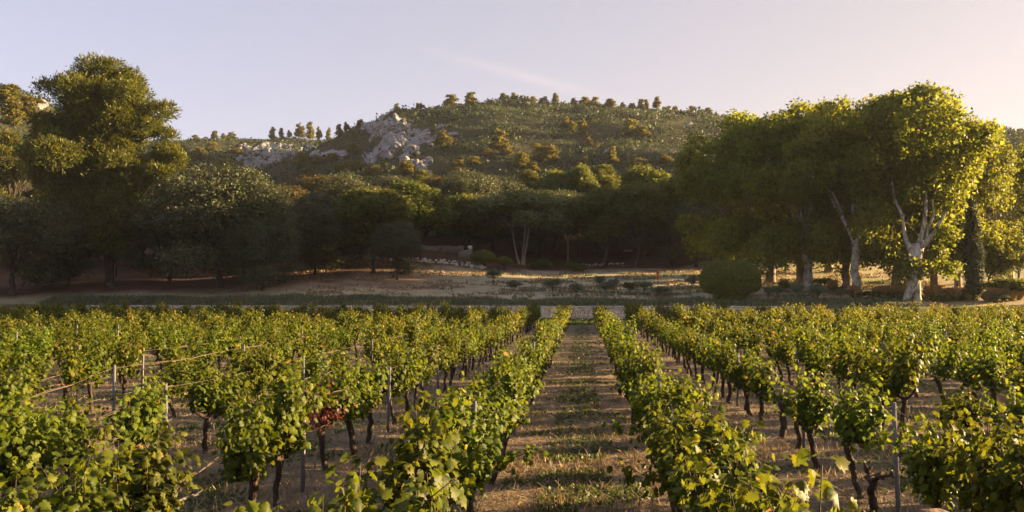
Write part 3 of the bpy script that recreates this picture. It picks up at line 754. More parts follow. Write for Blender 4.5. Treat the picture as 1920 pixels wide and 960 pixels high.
for i in range(3):                                    # greener broadleaf trees
    r = np.random.default_rng(520 + i); b = blob_crown(r, 9, 13, 3.4, 18, .28, .44)
    variant('broad', limbs(r, b, .22, 4.2, (r.normal() * .5, r.normal() * .3)).mesh('broad_trunk', M['bark']), crown(r, b, 3600, 6, .28, .32, M['broad'], inner=.2), 9, 13.2)
for i in range(2):                                    # rusty, browner oaks
    r = np.random.default_rng(540 + i); b = blob_crown(r, 9, 12, 2.6, 18, .26, .42)
    variant('rust', limbs(r, b, .22, 3.4, (r.normal() * .4, 0)).mesh('rust_trunk', M['bark']), crown(r, b, 3300, 6, .28, .30, M['rust'], inner=.22), 9, 12.2)
for i in range(3):                                    # pale umbrella-crowned trees, slim pale trunks
    r = np.random.default_rng(560 + i); b = [(0, 0, 10.4, 2.4, 2.4, 1.6)]
    for q in range(15):
        a = q / 15 * 6.283 + r.uniform(-.2, .2); rr = r.uniform(1.6, 4.4)
        b.append((math.cos(a) * rr, math.sin(a) * rr, 11.2 - rr * rr * .14 + r.normal() * .4, 1.7, 1.7, r.uniform(.9, 1.3)))
    for q in range(6):
        a = r.uniform(0, 6.283); b.append((math.cos(a) * 3.8, math.sin(a) * 3.8, r.uniform(6.2, 7.6), 1.3, 1.3, 1.1))
    acc = Acc()
    for q in range(3 if i == 0 else 1):
        lx = (-1.0, .1, .9)[q] if i == 0 else r.normal() * .5
        a2 = limbs(r, b[q::3], .11, 6.2, (lx, r.normal() * .3), nmax=6)
        for V in a2.V[:0]: pass
        acc.add(np.concatenate(a2.V) + [lx * .35, 0, 0], [np.concatenate(x) for x in a2.F.values()])
    variant('pale', acc.mesh('pale_trunk', M['bark_pale']), crown(r, b, 3000, 6, .26, .30, M['pale'], inner=.2), 10.5, 12.6)
def pine_blobs(r, W, H, z0, n):
    out = []
    for i in range(n):
        t = r.random(); z = z0 + (H - z0) * (.04 + .9 * t)
        prof = np.interp(t, [0, .25, .55, .8, 1], [.62, .95, .9, .62, .22]); a = r.uniform(0, 6.283); rr = W / 2 * prof * math.sqrt(r.uniform(.12, .85))
        s = W * r.uniform(.075, .125)
        out.append((math.cos(a) * rr, math.sin(a) * rr, z, s * 1.15, s * 1.15, s * .72))
    return out
for i in range(2):                                    # middle-sized pines
    r = np.random.default_rng(580 + i); b = pine_blobs(r, 9, 14, 4.5, 34)
    variant('pine', limbs(r, b, .22, 6, (r.normal() * .4, 0), nmax=14).mesh('pine_trunk', M['bark']), crown(r, b, 2600, 8, .26, .40, M['pine'], LEAF_SLIM, radial_tip=True, inner=.25), 9, 14.2)
for i in range(5):                                    # small hill pines
    r = np.random.default_rng(600 + i)
    b = []; lean_ = r.normal() * .35
    for z_ in np.linspace(1.6 + (i % 2) * .9, 7.4, 9):
        t_ = (z_ - 1.6) / 5.8; w_ = (1.9 if i % 3 else 1.5) * (1 - t_) ** .6 + .25
        for q in range(2 if t_ < .8 else 1):
            a = r.uniform(0, 6.28); s_ = r.uniform(.5, .85) * (1.1 - .45 * t_); b.append((math.cos(a) * w_ * .72 + lean_ * t_, math.sin(a) * w_ * .72, z_ + r.normal() * .25, s_ * 1.2, s_ * 1.2, s_ * .8))
    variant('hillpine', limbs(r, b, .12, 3.0, (r.normal() * .3, 0), nmax=6, seg=5).mesh('hillpine_trunk', M['bark']), crown(r, b, 430, 6, .20, .50, M['hillpine'], LEAF_KITE, radial_tip=True, inner=.4), 4.6, 8.2)
for i in range(4):                                    # shrubs
    r = np.random.default_rng(620 + i); b = blob_crown(r, 2.4, 2.0, .15, 10, .3, .48)
    variant('shrub', limbs(r, b, .05, .45, nmax=6, seg=5).mesh('shrub_stem', M['bark']), crown(r, b, 620, 6, .10, .15, M['broad'], inner=.2), 2.4, 2.05)
for i in range(4):                                    # young olives
    r = np.random.default_rng(640 + i); b = blob_crown(r, 1.7, 2.2, .8, 8, .3, .5)
    variant('olive', limbs(r, b, .045, .9, nmax=6, seg=5).mesh('olive_trunk', M['bark']), crown(r, b, 420, 6, .09, .19, M['olive'], LEAF_SLIM, radial_tip=True, inner=.3), 1.7, 2.3)
VCOUNT = {}
def place(kind, name, label, cat, group, px, W, ytop, wpx, vi=None, mat=None, rz=None, sink=.05):
    lst = VAR[kind]; c = VCOUNT.get(kind, 0); VCOUNT[kind] = c + 1
    tm, cm, w0, h0 = lst[(c if vi is None else vi) % len(lst)]
    x, y = at(px, W); z = gz(x, y)
    sw = (wpx / F * W) / w0; sh = (z_at(ytop, W) - z) / h0
    e = empty(name, (x, y, z - sink), rz if rz is not None else (px * 1.7 + W) % 6.28, (sw, sw, sh))
    tag(e, label, cat, group)
    new_obj('trunk', tm, e); new_obj('crown', cm, e)
    return e
# --- the big pine at left: its own shape
r = np.random.default_rng(700)
PW = 105.0; bx, by = at(205, PW); bz = gz(bx, by)
def pb(px, py, rpx, dy=0, fl=.72):
    k = PW / F; return ((px - 205) * k, dy, z_at(py, PW) - bz, rpx * k, rpx * k, rpx * k * fl)
pb_l = []
for (px, py, rp) in [(190, 145, 42), (225, 150, 40), (150, 165, 40), (255, 180, 38), (120, 185, 36), (280, 205, 34), (200, 190, 52), (150, 215, 46), (240, 225, 44), (110, 235, 44), (290, 245, 26), (180, 250, 50),
                     (90, 262, 36), (135, 280, 50), (220, 275, 40), (300, 295, 34), (105, 310, 44), (170, 320, 48), (250, 312, 36), (320, 300, 22), (80, 335, 36), (135, 350, 44), (200, 345, 38), (265, 345, 40), (305, 330, 28),
                     (225, 440, 34), (205, 460, 26), (240, 455, 20), (190, 420, 24), (120, 390, 30), (255, 395, 26)]:
    for q in range(3):
        pb_l.append(pb(px + r.normal() * 10, py + r.normal() * 7, rp * r.uniform(.55, .8), r.normal() * rp * PW / F * (1.1 if py < 400 else .4)))
for (px, py, rp) in [(185, 190, 58), (190, 240, 64), (180, 290, 66), (200, 335, 58), (160, 345, 46), (240, 345, 44)]: pb_l.append(pb(px, py, rp, -.5, .8))
for (px, py, rp) in [(228, 425, 34), (212, 448, 30), (240, 462, 20), (196, 405, 30), (170, 385, 30), (240, 385, 30)]: pb_l.append(pb(px, py, rp, -2.6, .7))
e = empty('big_pine', (bx, by, bz)); tag(e, 'huge pine towering over the dark oaks at left, its top sunlit', 'tree')
acc = Acc()
P = wiggle((0, 0, -.4), pb(200, 300, 1)[:3], 10, .12, r); V, f = tube(P, np.linspace(.55, .26, 10), 9, r, .07, cap=False); acc.add(V, f)
P2 = wiggle(pb(200, 300, 1)[:3], pb(205, 150, 1)[:3], 7, .25, r); V, f = tube(P2, np.linspace(.26, .06, 7), 7, r, .07); acc.add(V, f)
for b in pb_l[::2]:
    t = np.clip((b[2] - 3.0) / 22, 0.05, .95); s = P[int(t * 9)] if b[2] < P[-1][2] + 2 else P2[int(r.integers(1, 4))]
    s = s - [0, 0, 1.0]
    Q = wiggle(s, b[:3], 6, .22, r, -.3); V, f = tube(Q, np.linspace(.13, .035, 6), 5, r, .1); acc.add(V, f)
new_obj('trunk', acc.mesh('big_pine_trunk', M['bark']), e)
new_obj('crown', crown(r, pb_l, 20000, 10, .24, .40, M['pine'], LEAF_SLIM, radial_tip=True, inner=.3, up=.5), e)

# --- plane trees on the right
def plane_variant(seed, bark, W=16, H=22, z0=2.2, lean=(0, 0), base=.5, fork=6.0):
    r = np.random.default_rng(seed); b = blob_crown(r, W, H, z0 + 2.8, 30, .19, .32)
    for q in range(18):                               # low hanging skirts
        a = r.uniform(0, 6.283); rr = W * r.uniform(.22, .46); s_ = W * r.uniform(.07, .11); b.append((math.cos(a) * rr, math.sin(a) * rr, r.uniform(z0 + 1.2, z0 + 5), s_, s_, s_ * 1.2))
    variant('plane', limbs(r, b, base, fork, lean, nmax=8, seg=10, flare=1.6, lr=.36).mesh('plane_trunk', M[bark]), crown(r, b, 4700, 7, .27, .36, M['plane'], up=.45, jit=.55, inner=.06), W, H + .3)
plane_variant(720, 'bark_plane', lean=(.3, .1)); plane_variant(721, 'bark_plane_brown', lean=(-.4, 0)); plane_variant(722, 'bark_plane', lean=(.7, .3)); plane_variant(723, 'bark_plane_brown', lean=(.2, -.3))
GP = 'plane trees in the grove at right'
for (px, W, yt, wp, vi, lb) in [
    (1605, 95, 172, 260, 0, 'plane tree with a straight pale mottled trunk left of the forked one'),
    (1680, 99, 168, 260, 1, 'plane tree with a brown trunk just behind the forked white one'),
    (1588, 104, 178, 240, 3, 'plane tree with a brown trunk close behind the pale straight one'),
    (1518, 103, 180, 260, 2, 'plane tree with pale flaking trunk beside a dark trunk, mid grove'),
    (1500, 109, 186, 250, 1, 'plane tree with a thick dark trunk, mid grove behind the olives'),
    (1443, 110, 195, 250, 3, 'plane tree with a brown trunk just right of the clipped dome'),
    (1385, 116, 205, 230, 1, 'leftmost plane tree of the grove, behind the clipped dome'),
    (1752, 101, 180, 230, 3, 'plane tree with dark leaning trunk right of the forked white one'),
    (1797, 99, 200, 200, 2, 'plane tree with a thin grey trunk just left of the cypress'),
    (1895, 108, 245, 170, 0, 'shorter plane tree at the right edge behind the cypress'),
    (1515, 144, 215, 200, 2, 'added plane tree far back behind the brown trunks, shading the meadow'), (1640, 147, 215, 210, 3, 'added plane tree far back behind the pale straight trunk, shading the meadow'),  # two back planes added to keep low sun off the meadow
    (1555, 124, 185, 230, 1, 'plane tree at the back of the grove, hidden but for its top')]:
    place('plane', 'plane_tree', lb, 'tree', GP, px, W, yt, wp, vi)
for i, (px, W, yt, wp, lb) in enumerate([(2216, 79, 100, 330, 'plane tree outside the frame to the right'), (2420, 84, 110, 330, 'second plane tree outside the frame to the right')]):
    place('plane', 'plane_tree', lb, 'tree', GP, px, W, yt, wp, i)
# front plane: forked white trunk that stands on two legs
FW = 88.0; fx, fy = at(1712, FW); fz = gz(fx, fy); kk = FW / F
def fp(px, py, d=0): return np.array([(px - 1712) * kk, d, z_at(py, FW) - fz])
r = np.random.default_rng(730)
e = empty('plane_tree', (fx, fy, fz)); e.rotation_euler[2] = YAW
tag(e, 'big plane tree with a forked white trunk standing on two root legs', 'tree', GP)
acc = Acc()
for pts, rad in [([(1699, 576), (1703, 556), (1710, 535), (1714, 515)], [.42, .38, .5, .62]), ([(1724, 572), (1720, 556), (1716, 535), (1714, 512)], [.40, .38, .5, .6]),
                 ([(1714, 525), (1712, 505), (1714, 488), (1718, 470), (1722, 462)], [.66, .60, .62, .78, .66]),
                 ([(1716, 478), (1706, 462), (1699, 440), (1692, 405), (1682, 372), (1676, 340)], [.5, .27, .19, .15, .12, .07]),
                 ([(1720, 470), (1727, 450), (1732, 425), (1738, 395), (1741, 360), (1744, 320)], [.5, .25, .19, .16, .12, .07]),
                 ([(1722, 468), (1737, 455), (1748, 442), (1762, 425), (1770, 408), (1779, 390)], [.5, .27, .21, .16, .12, .07]),
                 ([(1733, 460), (1744, 430), (1752, 400), (1750, 370)], [.15, .13, .10, .06]), ([(1718, 300), (1716, 230)], [.1, .04])]:
    A = np.array([fp(a, b, .25 * math.sin(a * .3)) for a, b in pts]); V, f = tube(A, rad, 10, r, .06); acc.add(V, f)
new_obj('trunk', acc.mesh('forked_trunk', M['bark_plane'], True), e)
bl = []
for (px, py, rp) in [(1700, 205, 42), (1740, 215, 46), (1660, 225, 44), (1780, 235, 42), (1640, 265, 42), (1690, 260, 52), (1745, 275, 52), (1800, 275, 40), (1825, 310, 30), (1640, 310, 38), (1690, 315, 40), (1770, 325, 46), (1720, 330, 40), (1815, 345, 30),
                     (1655, 350, 34), (1700, 365, 20), (1790, 385, 26), (1650, 395, 28), (1775, 440, 22), (1765, 480, 22), (1778, 505, 18), (1700, 502, 20), (1725, 505, 16), (1690, 520, 10), (1830, 260, 28), (1720, 185, 26)]:
    d_ = r.normal() * rp * kk * 1.2 if py < 360 else (r.uniform(.3, 1.5) if 380 < py < 495 else -.5)
    q = fp(px, py, d_); bl.append((q[0], q[1], q[2], rp * kk, rp * kk, rp * kk * .85))
new_obj('crown', crown(r, bl, 4800, 6, .26, .38, M['plane'], up=.45, jit=.5, inner=.06), e)

# --- wood at left and centre
GW = 'trees of the wood along the meadow'
TREES = [
 # kind, name, label, px, W, ytop, wpx
 ('oak', 'holm_oak', 'rounded dark holm oak at the left edge in front of the big pine', 25, 100, 358, 260),
 ('oak', 'holm_oak', 'small dark holm oak between the left edge oak and pine trunk', 128, 107, 398, 130),
 ('oak', 'holm_oak', 'largest rounded holm oak, right of the big pine', 412, 104, 308, 285),
 ('oak', 'holm_oak', 'narrow dark holm oak between the big pine and largest oak', 318, 109, 368, 150),
 ('oak', 'holm_oak', 'low spreading holm oak lobe leaning out right of the largest oak', 492, 101, 400, 140),
 ('oak', 'holm_oak', 'dark slender holm oak right of the largest oak', 592, 112, 372, 130),
 ('oak', 'holm_oak', 'dark holm oak standing behind the slender one', 640, 120, 322, 170),
 ('broad', 'broadleaf_tree', 'dark broad tree with two trunks left of the ruined stones', 700, 113, 345, 150),
 ('oak', 'holm_oak', 'small low oak hanging over the left end of the stone heap', 745, 109, 412, 100),
 ('broad', 'broadleaf_tree', 'dark tree right behind the small low oak', 770, 128, 338, 150),
 ('rust', 'rusty_oak', 'brownish oak with a lit top behind the largest oak', 400, 138, 306, 130),
 ('rust', 'rusty_oak', 'brownish oak right of the largest oak, in the back row', 545, 136, 348, 150),
 ('rust', 'rusty_oak', 'warm lit oak behind the two-trunked tree', 690, 142, 330, 150),
 ('oak', 'holm_oak', 'dark oak filling the gap right of the big pine trunk', 265, 122, 372, 170),
 ('oak', 'holm_oak', 'dark oak far behind the big pine at left', 150, 126, 352, 190),
 ('pine', 'pine_tree', 'orange sunlit pine at the left edge behind the oaks', 18, 135, 243, 130),
 ('pine', 'pine_tree', 'sunlit pine crown just left of the big pine', 105, 140, 318, 120),
 ('broad', 'broadleaf_tree', 'pale green tree with leaning trunk behind the dark round bush', 880, 142, 362, 150),
 ('pale', 'umbrella_tree', 'pale tree with three slender trunks in the middle of the wood', 978, 139, 350, 190),
 ('pale', 'umbrella_tree', 'pale slim tree right of the three-trunked one', 1065, 146, 352, 160),
 ('oak', 'holm_oak', 'dark oak with a sunlit top left of the pale trees', 868, 152, 316, 150),
 ('oak', 'holm_oak', 'dark oak crown behind the leaning pale tree', 925, 158, 322, 140),
 ('broad', 'broadleaf_tree', 'dark tree with leaning trunk right of the pale trees', 1135, 138, 345, 150),
 ('broad', 'broadleaf_tree', 'dark tree with a straight brown trunk near the white sign', 1192, 136, 336, 140),
 ('broad', 'broadleaf_tree', 'dark tree where the wood meets the plane grove', 1262, 140, 330, 150),
 ('oak', 'holm_oak', 'dark low oak in the shade left of the plane grove', 1305, 136, 372, 150),
 ('pine', 'pine_tree', 'yellow lit pine above the pale trees', 985, 172, 318, 95),
 ('broad', 'broadleaf_tree', 'yellow lit tree top above the three pale trunks', 1040, 168, 312, 110),
 ('broad', 'broadleaf_tree', 'bright green tree top right of the pale trees', 1085, 165, 305, 90),
 ('pine', 'pine_tree', 'sunlit pine left of the plane grove, back row', 1130, 174, 308, 95),
 ('broad', 'broadleaf_tree', 'yellow lit tree top touching the plane grove', 1215, 162, 306, 130),
 ('rust', 'rusty_oak', 'warm brown oak in the back row at centre', 820, 162, 326, 110),
 ('pine', 'pine_tree', 'yellowish pine in the back row left of centre', 795, 172, 318, 90),
 ('rust', 'rusty_oak', 'brown oak low behind the slender holm oak', 605, 150, 318, 120),
 ('oak', 'holm_oak', 'dark oak low behind the big pine and oaks', 330, 150, 340, 150),
 ('oak', 'holm_oak', 'dark oak in the back row above the ruined stones', 745, 150, 330, 130),
 ('oak', 'holm_oak', 'dark oak behind the slim pale trunk', 1010, 156, 352, 150),
 ('oak', 'holm_oak', 'dark oak deep in shade behind the leaning trunk', 1120, 158, 352, 150),
 ('oak', 'holm_oak', 'dark oak in deep shade behind the white sign', 1200, 156, 360, 150),
 ('oak', 'holm_oak', 'dark oak deep behind the left end of the grove', 1330, 152, 300, 170),
 ('oak', 'holm_oak', 'dark oak at the back behind the small low oak', 690, 162, 345, 140),
 ('oak', 'holm_oak', 'dark oak at the back right of the largest oak', 480, 128, 352, 150),
 ('oak', 'holm_oak', 'dark oak at the back between two slender oaks', 560, 128, 372, 130),
 ('oak', 'holm_oak', 'dark oak at the far left behind the rounded one', -40, 124, 340, 200),
]
for q_, px_i in enumerate([590, 670, 735, 800, 865, 930, 995, 1060, 1125, 1190, 1255]):
    TREES.append(('oak', 'holm_oak', f"dark oak deepest in the wood below the hill, {ORD[q_ + 1]} from the left", px_i, 168 + 6 * (q_ % 3), 352 + 7 * (q_ % 2), 125))
for (kd, nm, lb, px, W, yt, wp) in TREES: place(kd, nm, lb, 'tree', GW, px, W, yt, wp)
for i, (px, yt) in enumerate([(1400, 340), (1490, 345), (1585, 350), (1670, 352), (1760, 350), (1850, 345), (1940, 330)]):   # wood seen through the grove
    place('broad' if i % 2 else 'oak', 'broadleaf_tree' if i % 2 else 'holm_oak', f"{ORD[i + 1]} tree from the left in the dark wood behind the plane grove", 'tree', 'trees behind the plane grove', px, 160 + 7 * (i % 3), yt, 175)

# cypress
cxp, cyp = at(1824, 91.5); r = np.random.default_rng(750)
e = empty('cypress', (cxp, cyp, gz(cxp, cyp) - .05)); tag(e, 'narrow dark column cypress in front of the plane grove', 'tree')
b = [(r.normal() * .12, r.normal() * .12, z_, s, s, .9) for z_, s in [(.9, .78), (1.7, .86), (2.5, .92), (3.3, .95), (4.1, .95), (4.9, .92), (5.7, .90), (6.5, .84), (7.3, .76), (8.1, .66), (8.9, .55), (9.7, .40), (10.4, .26)]]
V, f = tube([(0, 0, -.2), (0, 0, 4), (0, 0, 10)], [.16, .12, .03], 7); acc = Acc(); acc.add(V, f); new_obj('trunk', acc.mesh('cypress_trunk', M['bark']), e)
new_obj('crown', crown(r, b, 4200, 6, .10, .22, M['cypress'], LEAF_SLIM, up=1.2, jit=.4, inner=.15), e)

# clipped domes
def dome(name, label, px, W, ytop, wpx, zlow, seed, trunk_r, ball=False):
    r = np.random.default_rng(seed); x, y = at(px, W); z0 = gz(x, y); R = wpx / 2 / F * W; H = z_at(ytop, W) - z0
    e = empty(name, (x, y, z0 - .05)); tag(e, label, 'topiary' if not ball else 'bush')
    n = 30000 if R > 2 else 6000
    d = rand_dir(r, n); hh = H - zlow
    ex = 2.0 if ball else 2.6                          # superellipse section, flat-bottomed
    den = (np.abs(np.hypot(d[:, 0], d[:, 1])) ** ex + np.abs(d[:, 2]) ** ex) ** (1 / ex)
    q = d / den[:, None]
    def shape(q):
        zz = np.where(q[:, 2] > 0, q[:, 2] * hh * .62, q[:, 2] * hh * .38)
        wob = 1 + .018 * np.sin(q[:, 0] * 7 + 1) + .018 * np.sin(q[:, 1] * 8 + q[:, 2] * 5)
        return np.stack([q[:, 0] * R * wob, q[:, 1] * R * wob, zlow + hh * .38 + zz * wob], -1)
    sz = .13 if R > 2 else .10
    P = shape(q * r.uniform(.955, 1.012, n)[:, None])
    tn = np.clip(r.beta(2, 2, n) + .15 * np.sin(P[:, 0] * 2.3) * np.sin(P[:, 2] * 2.9), 0, 1)
    V, f, tn = leaves(P, d + r.normal(size=(n, 3)) * .6, d * .8 + r.normal(size=(n, 3)) * .7, sz * r.uniform(.7, 1.4, n), tn, LEAF_KITE, r)
    nu, nv = 40, 20
    th = np.linspace(0, 2 * math.pi, nu, endpoint=False); ph = np.linspace(-math.pi / 2 + .02, math.pi / 2 - .02, nv)
    TH, PH = np.meshgrid(th, ph); dd = np.stack([np.cos(PH) * np.cos(TH), np.cos(PH) * np.sin(TH), np.sin(PH)], -1).reshape(-1, 3)
    den = (np.hypot(dd[:, 0], dd[:, 1]) ** ex + np.abs(dd[:, 2]) ** ex) ** (1 / ex)
    cv = shape(dd / den[:, None] * .95)
    i = np.arange(nv - 1)[:, None] * nu; j = np.arange(nu)[None]; jn = (j + 1) % nu
    cf = np.stack([i + j, i + jn, i + nu + jn, i + nu + j], -1).reshape(-1, 4)
    acc = Acc(); acc.add(V, f, tn); acc.add(cv, [cf], .1); new_obj('crown', acc.mesh('dome_crown', M['topiary']), e)
    acc = Acc()
    for q_ in range(5):
        a = q_ * 1.257; V, f = tube(wiggle((math.cos(a) * trunk_r * .6, math.sin(a) * trunk_r * .6, -.1), (math.cos(a) * R * .3, math.sin(a) * R * .3, zlow + hh * .3), 5, .04, r), np.linspace(trunk_r * .55, trunk_r * .3, 5), 6, r, .1); acc.add(V, f)
    new_obj('trunk', acc.mesh('dome_trunk', M['bark']), e)
    if R > 2:                                          # dark skirt of unclipped growth under the dome
        b = [(math.cos(a) * R * .36, math.sin(a) * R * .36, .55, .75, .75, .6) for a in np.linspace(0, 6.28, 8)[:-1]]
        new_obj('skirt', crown(r, b, 700, 6, .1, .15, M['topiary']), e)
dome('clipped_dome', 'large dome of clipped green topiary before the plane grove', 1369, 92.5, 489, 108, .8, 760, .32)
dome('clipped_ball', 'rounded dark bush on a stout stem beside the white sheet', 905, 127, 468, 46, .85, 761, .16, True)
dome('clipped_ball', 'small round bush right of the larger dark one', 945, 128.5, 481, 30, 1.0, 762, .08, True)

# shrubs and young olives in the meadow
GS = 'shrubs at the edge of the wood'
for (px, W, yt, wp, lb) in [(1003, 131, 491, 28, 'low dark shrub, left of a touching pair below the pale trunks'), (1020, 132, 485, 34, 'taller dark shrub, right of the touching pair below the pale trunks'), (1080, 130, 490, 42, 'yellow-green shrub right of the dark shrub pair'),
                            (818, 138, 484, 17, 'leftmost small clipped shrub behind the stone heap'), (834, 138, 486, 13, 'second small clipped shrub behind the stone heap'), (850, 138, 485, 12, 'third small clipped shrub behind the stone heap'), (866, 138, 484, 11, 'small clipped shrub right beside the stone pillar'),
                            (1400, 96.5, 537, 34, 'low shrub just right of the clipped dome foot'), (1470, 101, 527, 30, 'dark low shrub between plane trunks'), (1545, 106, 520, 46, 'dark hedge-like shrub under the middle planes'), (1565, 99, 535, 36, 'green shrub left of the pale plane trunk'),
                            (1640, 92, 545, 60, 'spreading olive-green shrub right of the pale plane trunk'), (1668, 90.5, 553, 50, 'low green shrub left of the forked plane tree'), (1760, 89.5, 552, 60, 'low green shrub between forked plane tree and cypress'), (1712, 89.5, 556, 20, 'small dark shrub between the root legs of the plane'),
                            (1890, 91, 520, 90, 'big green shrub at the right edge under the plane'), (1800, 90.5, 552, 40, 'shrub at the foot of the cypress'), (1855, 96, 450, 90, 'tall sunlit bush right of the cypress'), (1905, 97, 440, 90, 'tall sunlit bush at the right edge')]:
    tall = 'tall sunlit' in lb
    place('broad' if tall else 'shrub', 'tall_bush' if tall else 'shrub', lb, 'shrub', GS, px, W, yt, wp)
GO = 'young olive trees planted in the meadow'
def depth_for(px, yb):                                # depth at which the meadow shows at a given photo row
    Ws = np.arange(89.2, 150, .2); lat = (px - CX) / F * Ws
    z = hgt(RGT[0] * lat + FWD[0] * Ws, RGT[1] * lat + FWD[1] * Ws)
    return float(Ws[np.argmin(np.abs(HY - F * (z - CAM_Z) / Ws - yb))])
for (px, W, yt, wp, lb) in [(926, depth_for(926, 533), 502, 26, 'young olive sapling below the dark round bush'), (966, depth_for(966, 545), 524, 30, 'round olive bush leftmost in the front of the meadow'), (1036, depth_for(1036, 548), 523, 36, 'olive bush right of the leftmost one'), (1080, depth_for(1080, 557), 530, 24, 'small dark olive nearer to the wall'),
                            (1124, depth_for(1124, 540), 516, 26, 'olive farthest back of the trio in the meadow'), (1136, depth_for(1136, 551), 527, 28, 'left front olive of the trio in the meadow'), (1152, depth_for(1152, 545), 522, 22, 'right olive of the trio in the meadow'), (1208, depth_for(1208, 549), 528, 30, 'rounded olive right of the yellowing one'),
                            (1240, depth_for(1240, 557), 535, 34, 'wide young olive under the orange flower spike'), (1296, depth_for(1296, 540), 516, 24, 'pale olive sapling left of the clipped dome'), (1440, depth_for(1440, 561), 537, 26, 'silvery olive right of the clipped dome'), (1458, depth_for(1458, 561), 535, 22, 'greener olive beside the silvery one'),
                            (1494, depth_for(1494, 560), 530, 30, 'olive on thin stem left of the tall pale one'), (1532, depth_for(1532, 566), 530, 36, 'tall pale olive before the middle plane trunks'), (1576, depth_for(1576, 560), 540, 30, 'sparse brownish olive before the pale plane trunk'), (1870, depth_for(1870, 578), 550, 38, 'small round-headed tree at the right edge among plume grass')]:
    place('olive', 'young_olive', lb, 'olive tree', GO, px, W, yt, wp)
e = place('olive', 'young_olive', 'yellowing olive bush in the middle of the meadow', 'olive tree', GO, 1180, depth_for(1180, 551), 528, 30)
for ch in e.children:
    if ch.name.startswith('crown'):
        ch.data = ch.data.copy(); ch.data.materials[0] = M['rust']
# lavender bushes as one low bed
rng = np.random.default_rng(41); P_, D_ = [], []
for (pa, pb_, W) in [(985, 1050, 102), (1050, 1125, 99), (1165, 1300, 98), (1180, 1290, 103), (1235, 1320, 94)]:
    for px in np.arange(pa, pb_, 9):
        x, y = at(px + rng.normal() * 2, W + rng.normal() * .3); z = gz(x, y); k = 60
        d = rand_dir(rng, k); d[:, 2] = np.abs(d[:, 2]); P_.append(np.array([x, y, z]) + d * rng.uniform(.12, .34, (k, 1))); D_.append(d)
P_ = np.concatenate(P_); D_ = np.concatenate(D_); n = len(P_)
V, f, tn = leaves(P_, rand_dir(rng, n), D_ + [0, 0, .5], rng.uniform(.14, .28, n), rng.beta(2, 2, n), LEAF_SLIM, rng)
acc = Acc(); acc.add(V, f, tn); tag(new_obj('lavender_bed', acc.mesh('lavender_bed', M['lavender'])), 'low grey-green lavender rows in the meadow below the olives', 'lavender', kind='stuff')
# plume grass under the planes
r = np.random.default_rng(43)
def plume_mesh(seed):
    r = np.random.default_rng(seed); n = 420; a = r.uniform(0, 6.283, n); s = r.uniform(.1, .6, n)
    d = np.stack([np.cos(a) * s, np.sin(a) * s, np.ones(n)], -1)
    V, f, tn = leaves(np.stack([np.cos(a) * .12, np.sin(a) * .12, np.full(n, -.03)], -1), rand_dir(r, n), d, r.uniform(.6, 1.15, n), np.clip(r.beta(2, 2, n), 0, 1), LEAF_SLIM, r)
    k = 260; a = r.uniform(0, 6.283, k); rr = r.uniform(.2, .62, k)
    V2, f2, t2 = leaves(np.stack([np.cos(a) * rr, np.sin(a) * rr, r.uniform(.7, 1.15, k)], -1), rand_dir(r, k), np.stack([np.cos(a) * .4, np.sin(a) * .4, np.ones(k)], -1), r.uniform(.12, .25, k), np.clip(r.beta(3, 1.6, k), 0, 1), LEAF_KITE, r)
    acc = Acc(); acc.add(V, f, tn); acc.add(V2, f2, t2); return acc.mesh('plume_grass', M['plume'])
PL = [plume_mesh(800), plume_mesh(801), plume_mesh(802)]
pls = [(1645, 93.5), (1655, 91.8), (1668, 93), (1678, 92), (1690, 94), (1697, 91), (1742, 92), (1752, 90.5), (1760, 92.5), (1770, 91), (1780, 92), (1788, 90.4), (1805, 93), (1850, 90), (1862, 89.7), (1880, 90.2), (1895, 89.7), (1910, 90.2), (1600, 93.5), (1560, 101), (1470, 103)]
for i, (px, W) in enumerate(pls):
    x, y = at(px, W); o = new_obj('plume_grass', PL[i % 3], None, (x, y, gz(x, y))); s = .85 + .35 * ((i * 37) % 10) / 10; o.scale = (s, s, s); o.rotation_euler[2] = i
    j = sorted(p[0] for p in pls).index(px)
    tag(o, f"tuft of golden plume grass under the planes, {ORD[j + 1]} from the left", 'grass tuft', 'plume grass tufts under the planes')
# orange flower spike
x, y = at(1238, 104); z = gz(x, y); r = np.random.default_rng(45)
e = empty('flower_spike', (x - .3, y, z)); tag(e, 'tall orange flower spike among the young olives', 'flower')
V, f = tube([(0, 0, -.1), (.02, 0, 1.0), (0, 0, 2.1)], [.03, .025, .015], 5); acc = Acc(); acc.add(V, f); new_obj('stalk', acc.mesh('stalk', M['bark']), e)
n = 160; P_ = np.stack([r.normal(size=n) * .13, r.normal(size=n) * .13, r.uniform(1.3, 2.3, n)], -1)
V, f, tn = leaves(P_, rand_dir(r, n), rand_dir(r, n), r.uniform(.12, .22, n), r.random(n), LEAF_KITE, r); acc = Acc(); acc.add(V, f, tn); new_obj('blossom', acc.mesh('blossom', M['flower']), e)

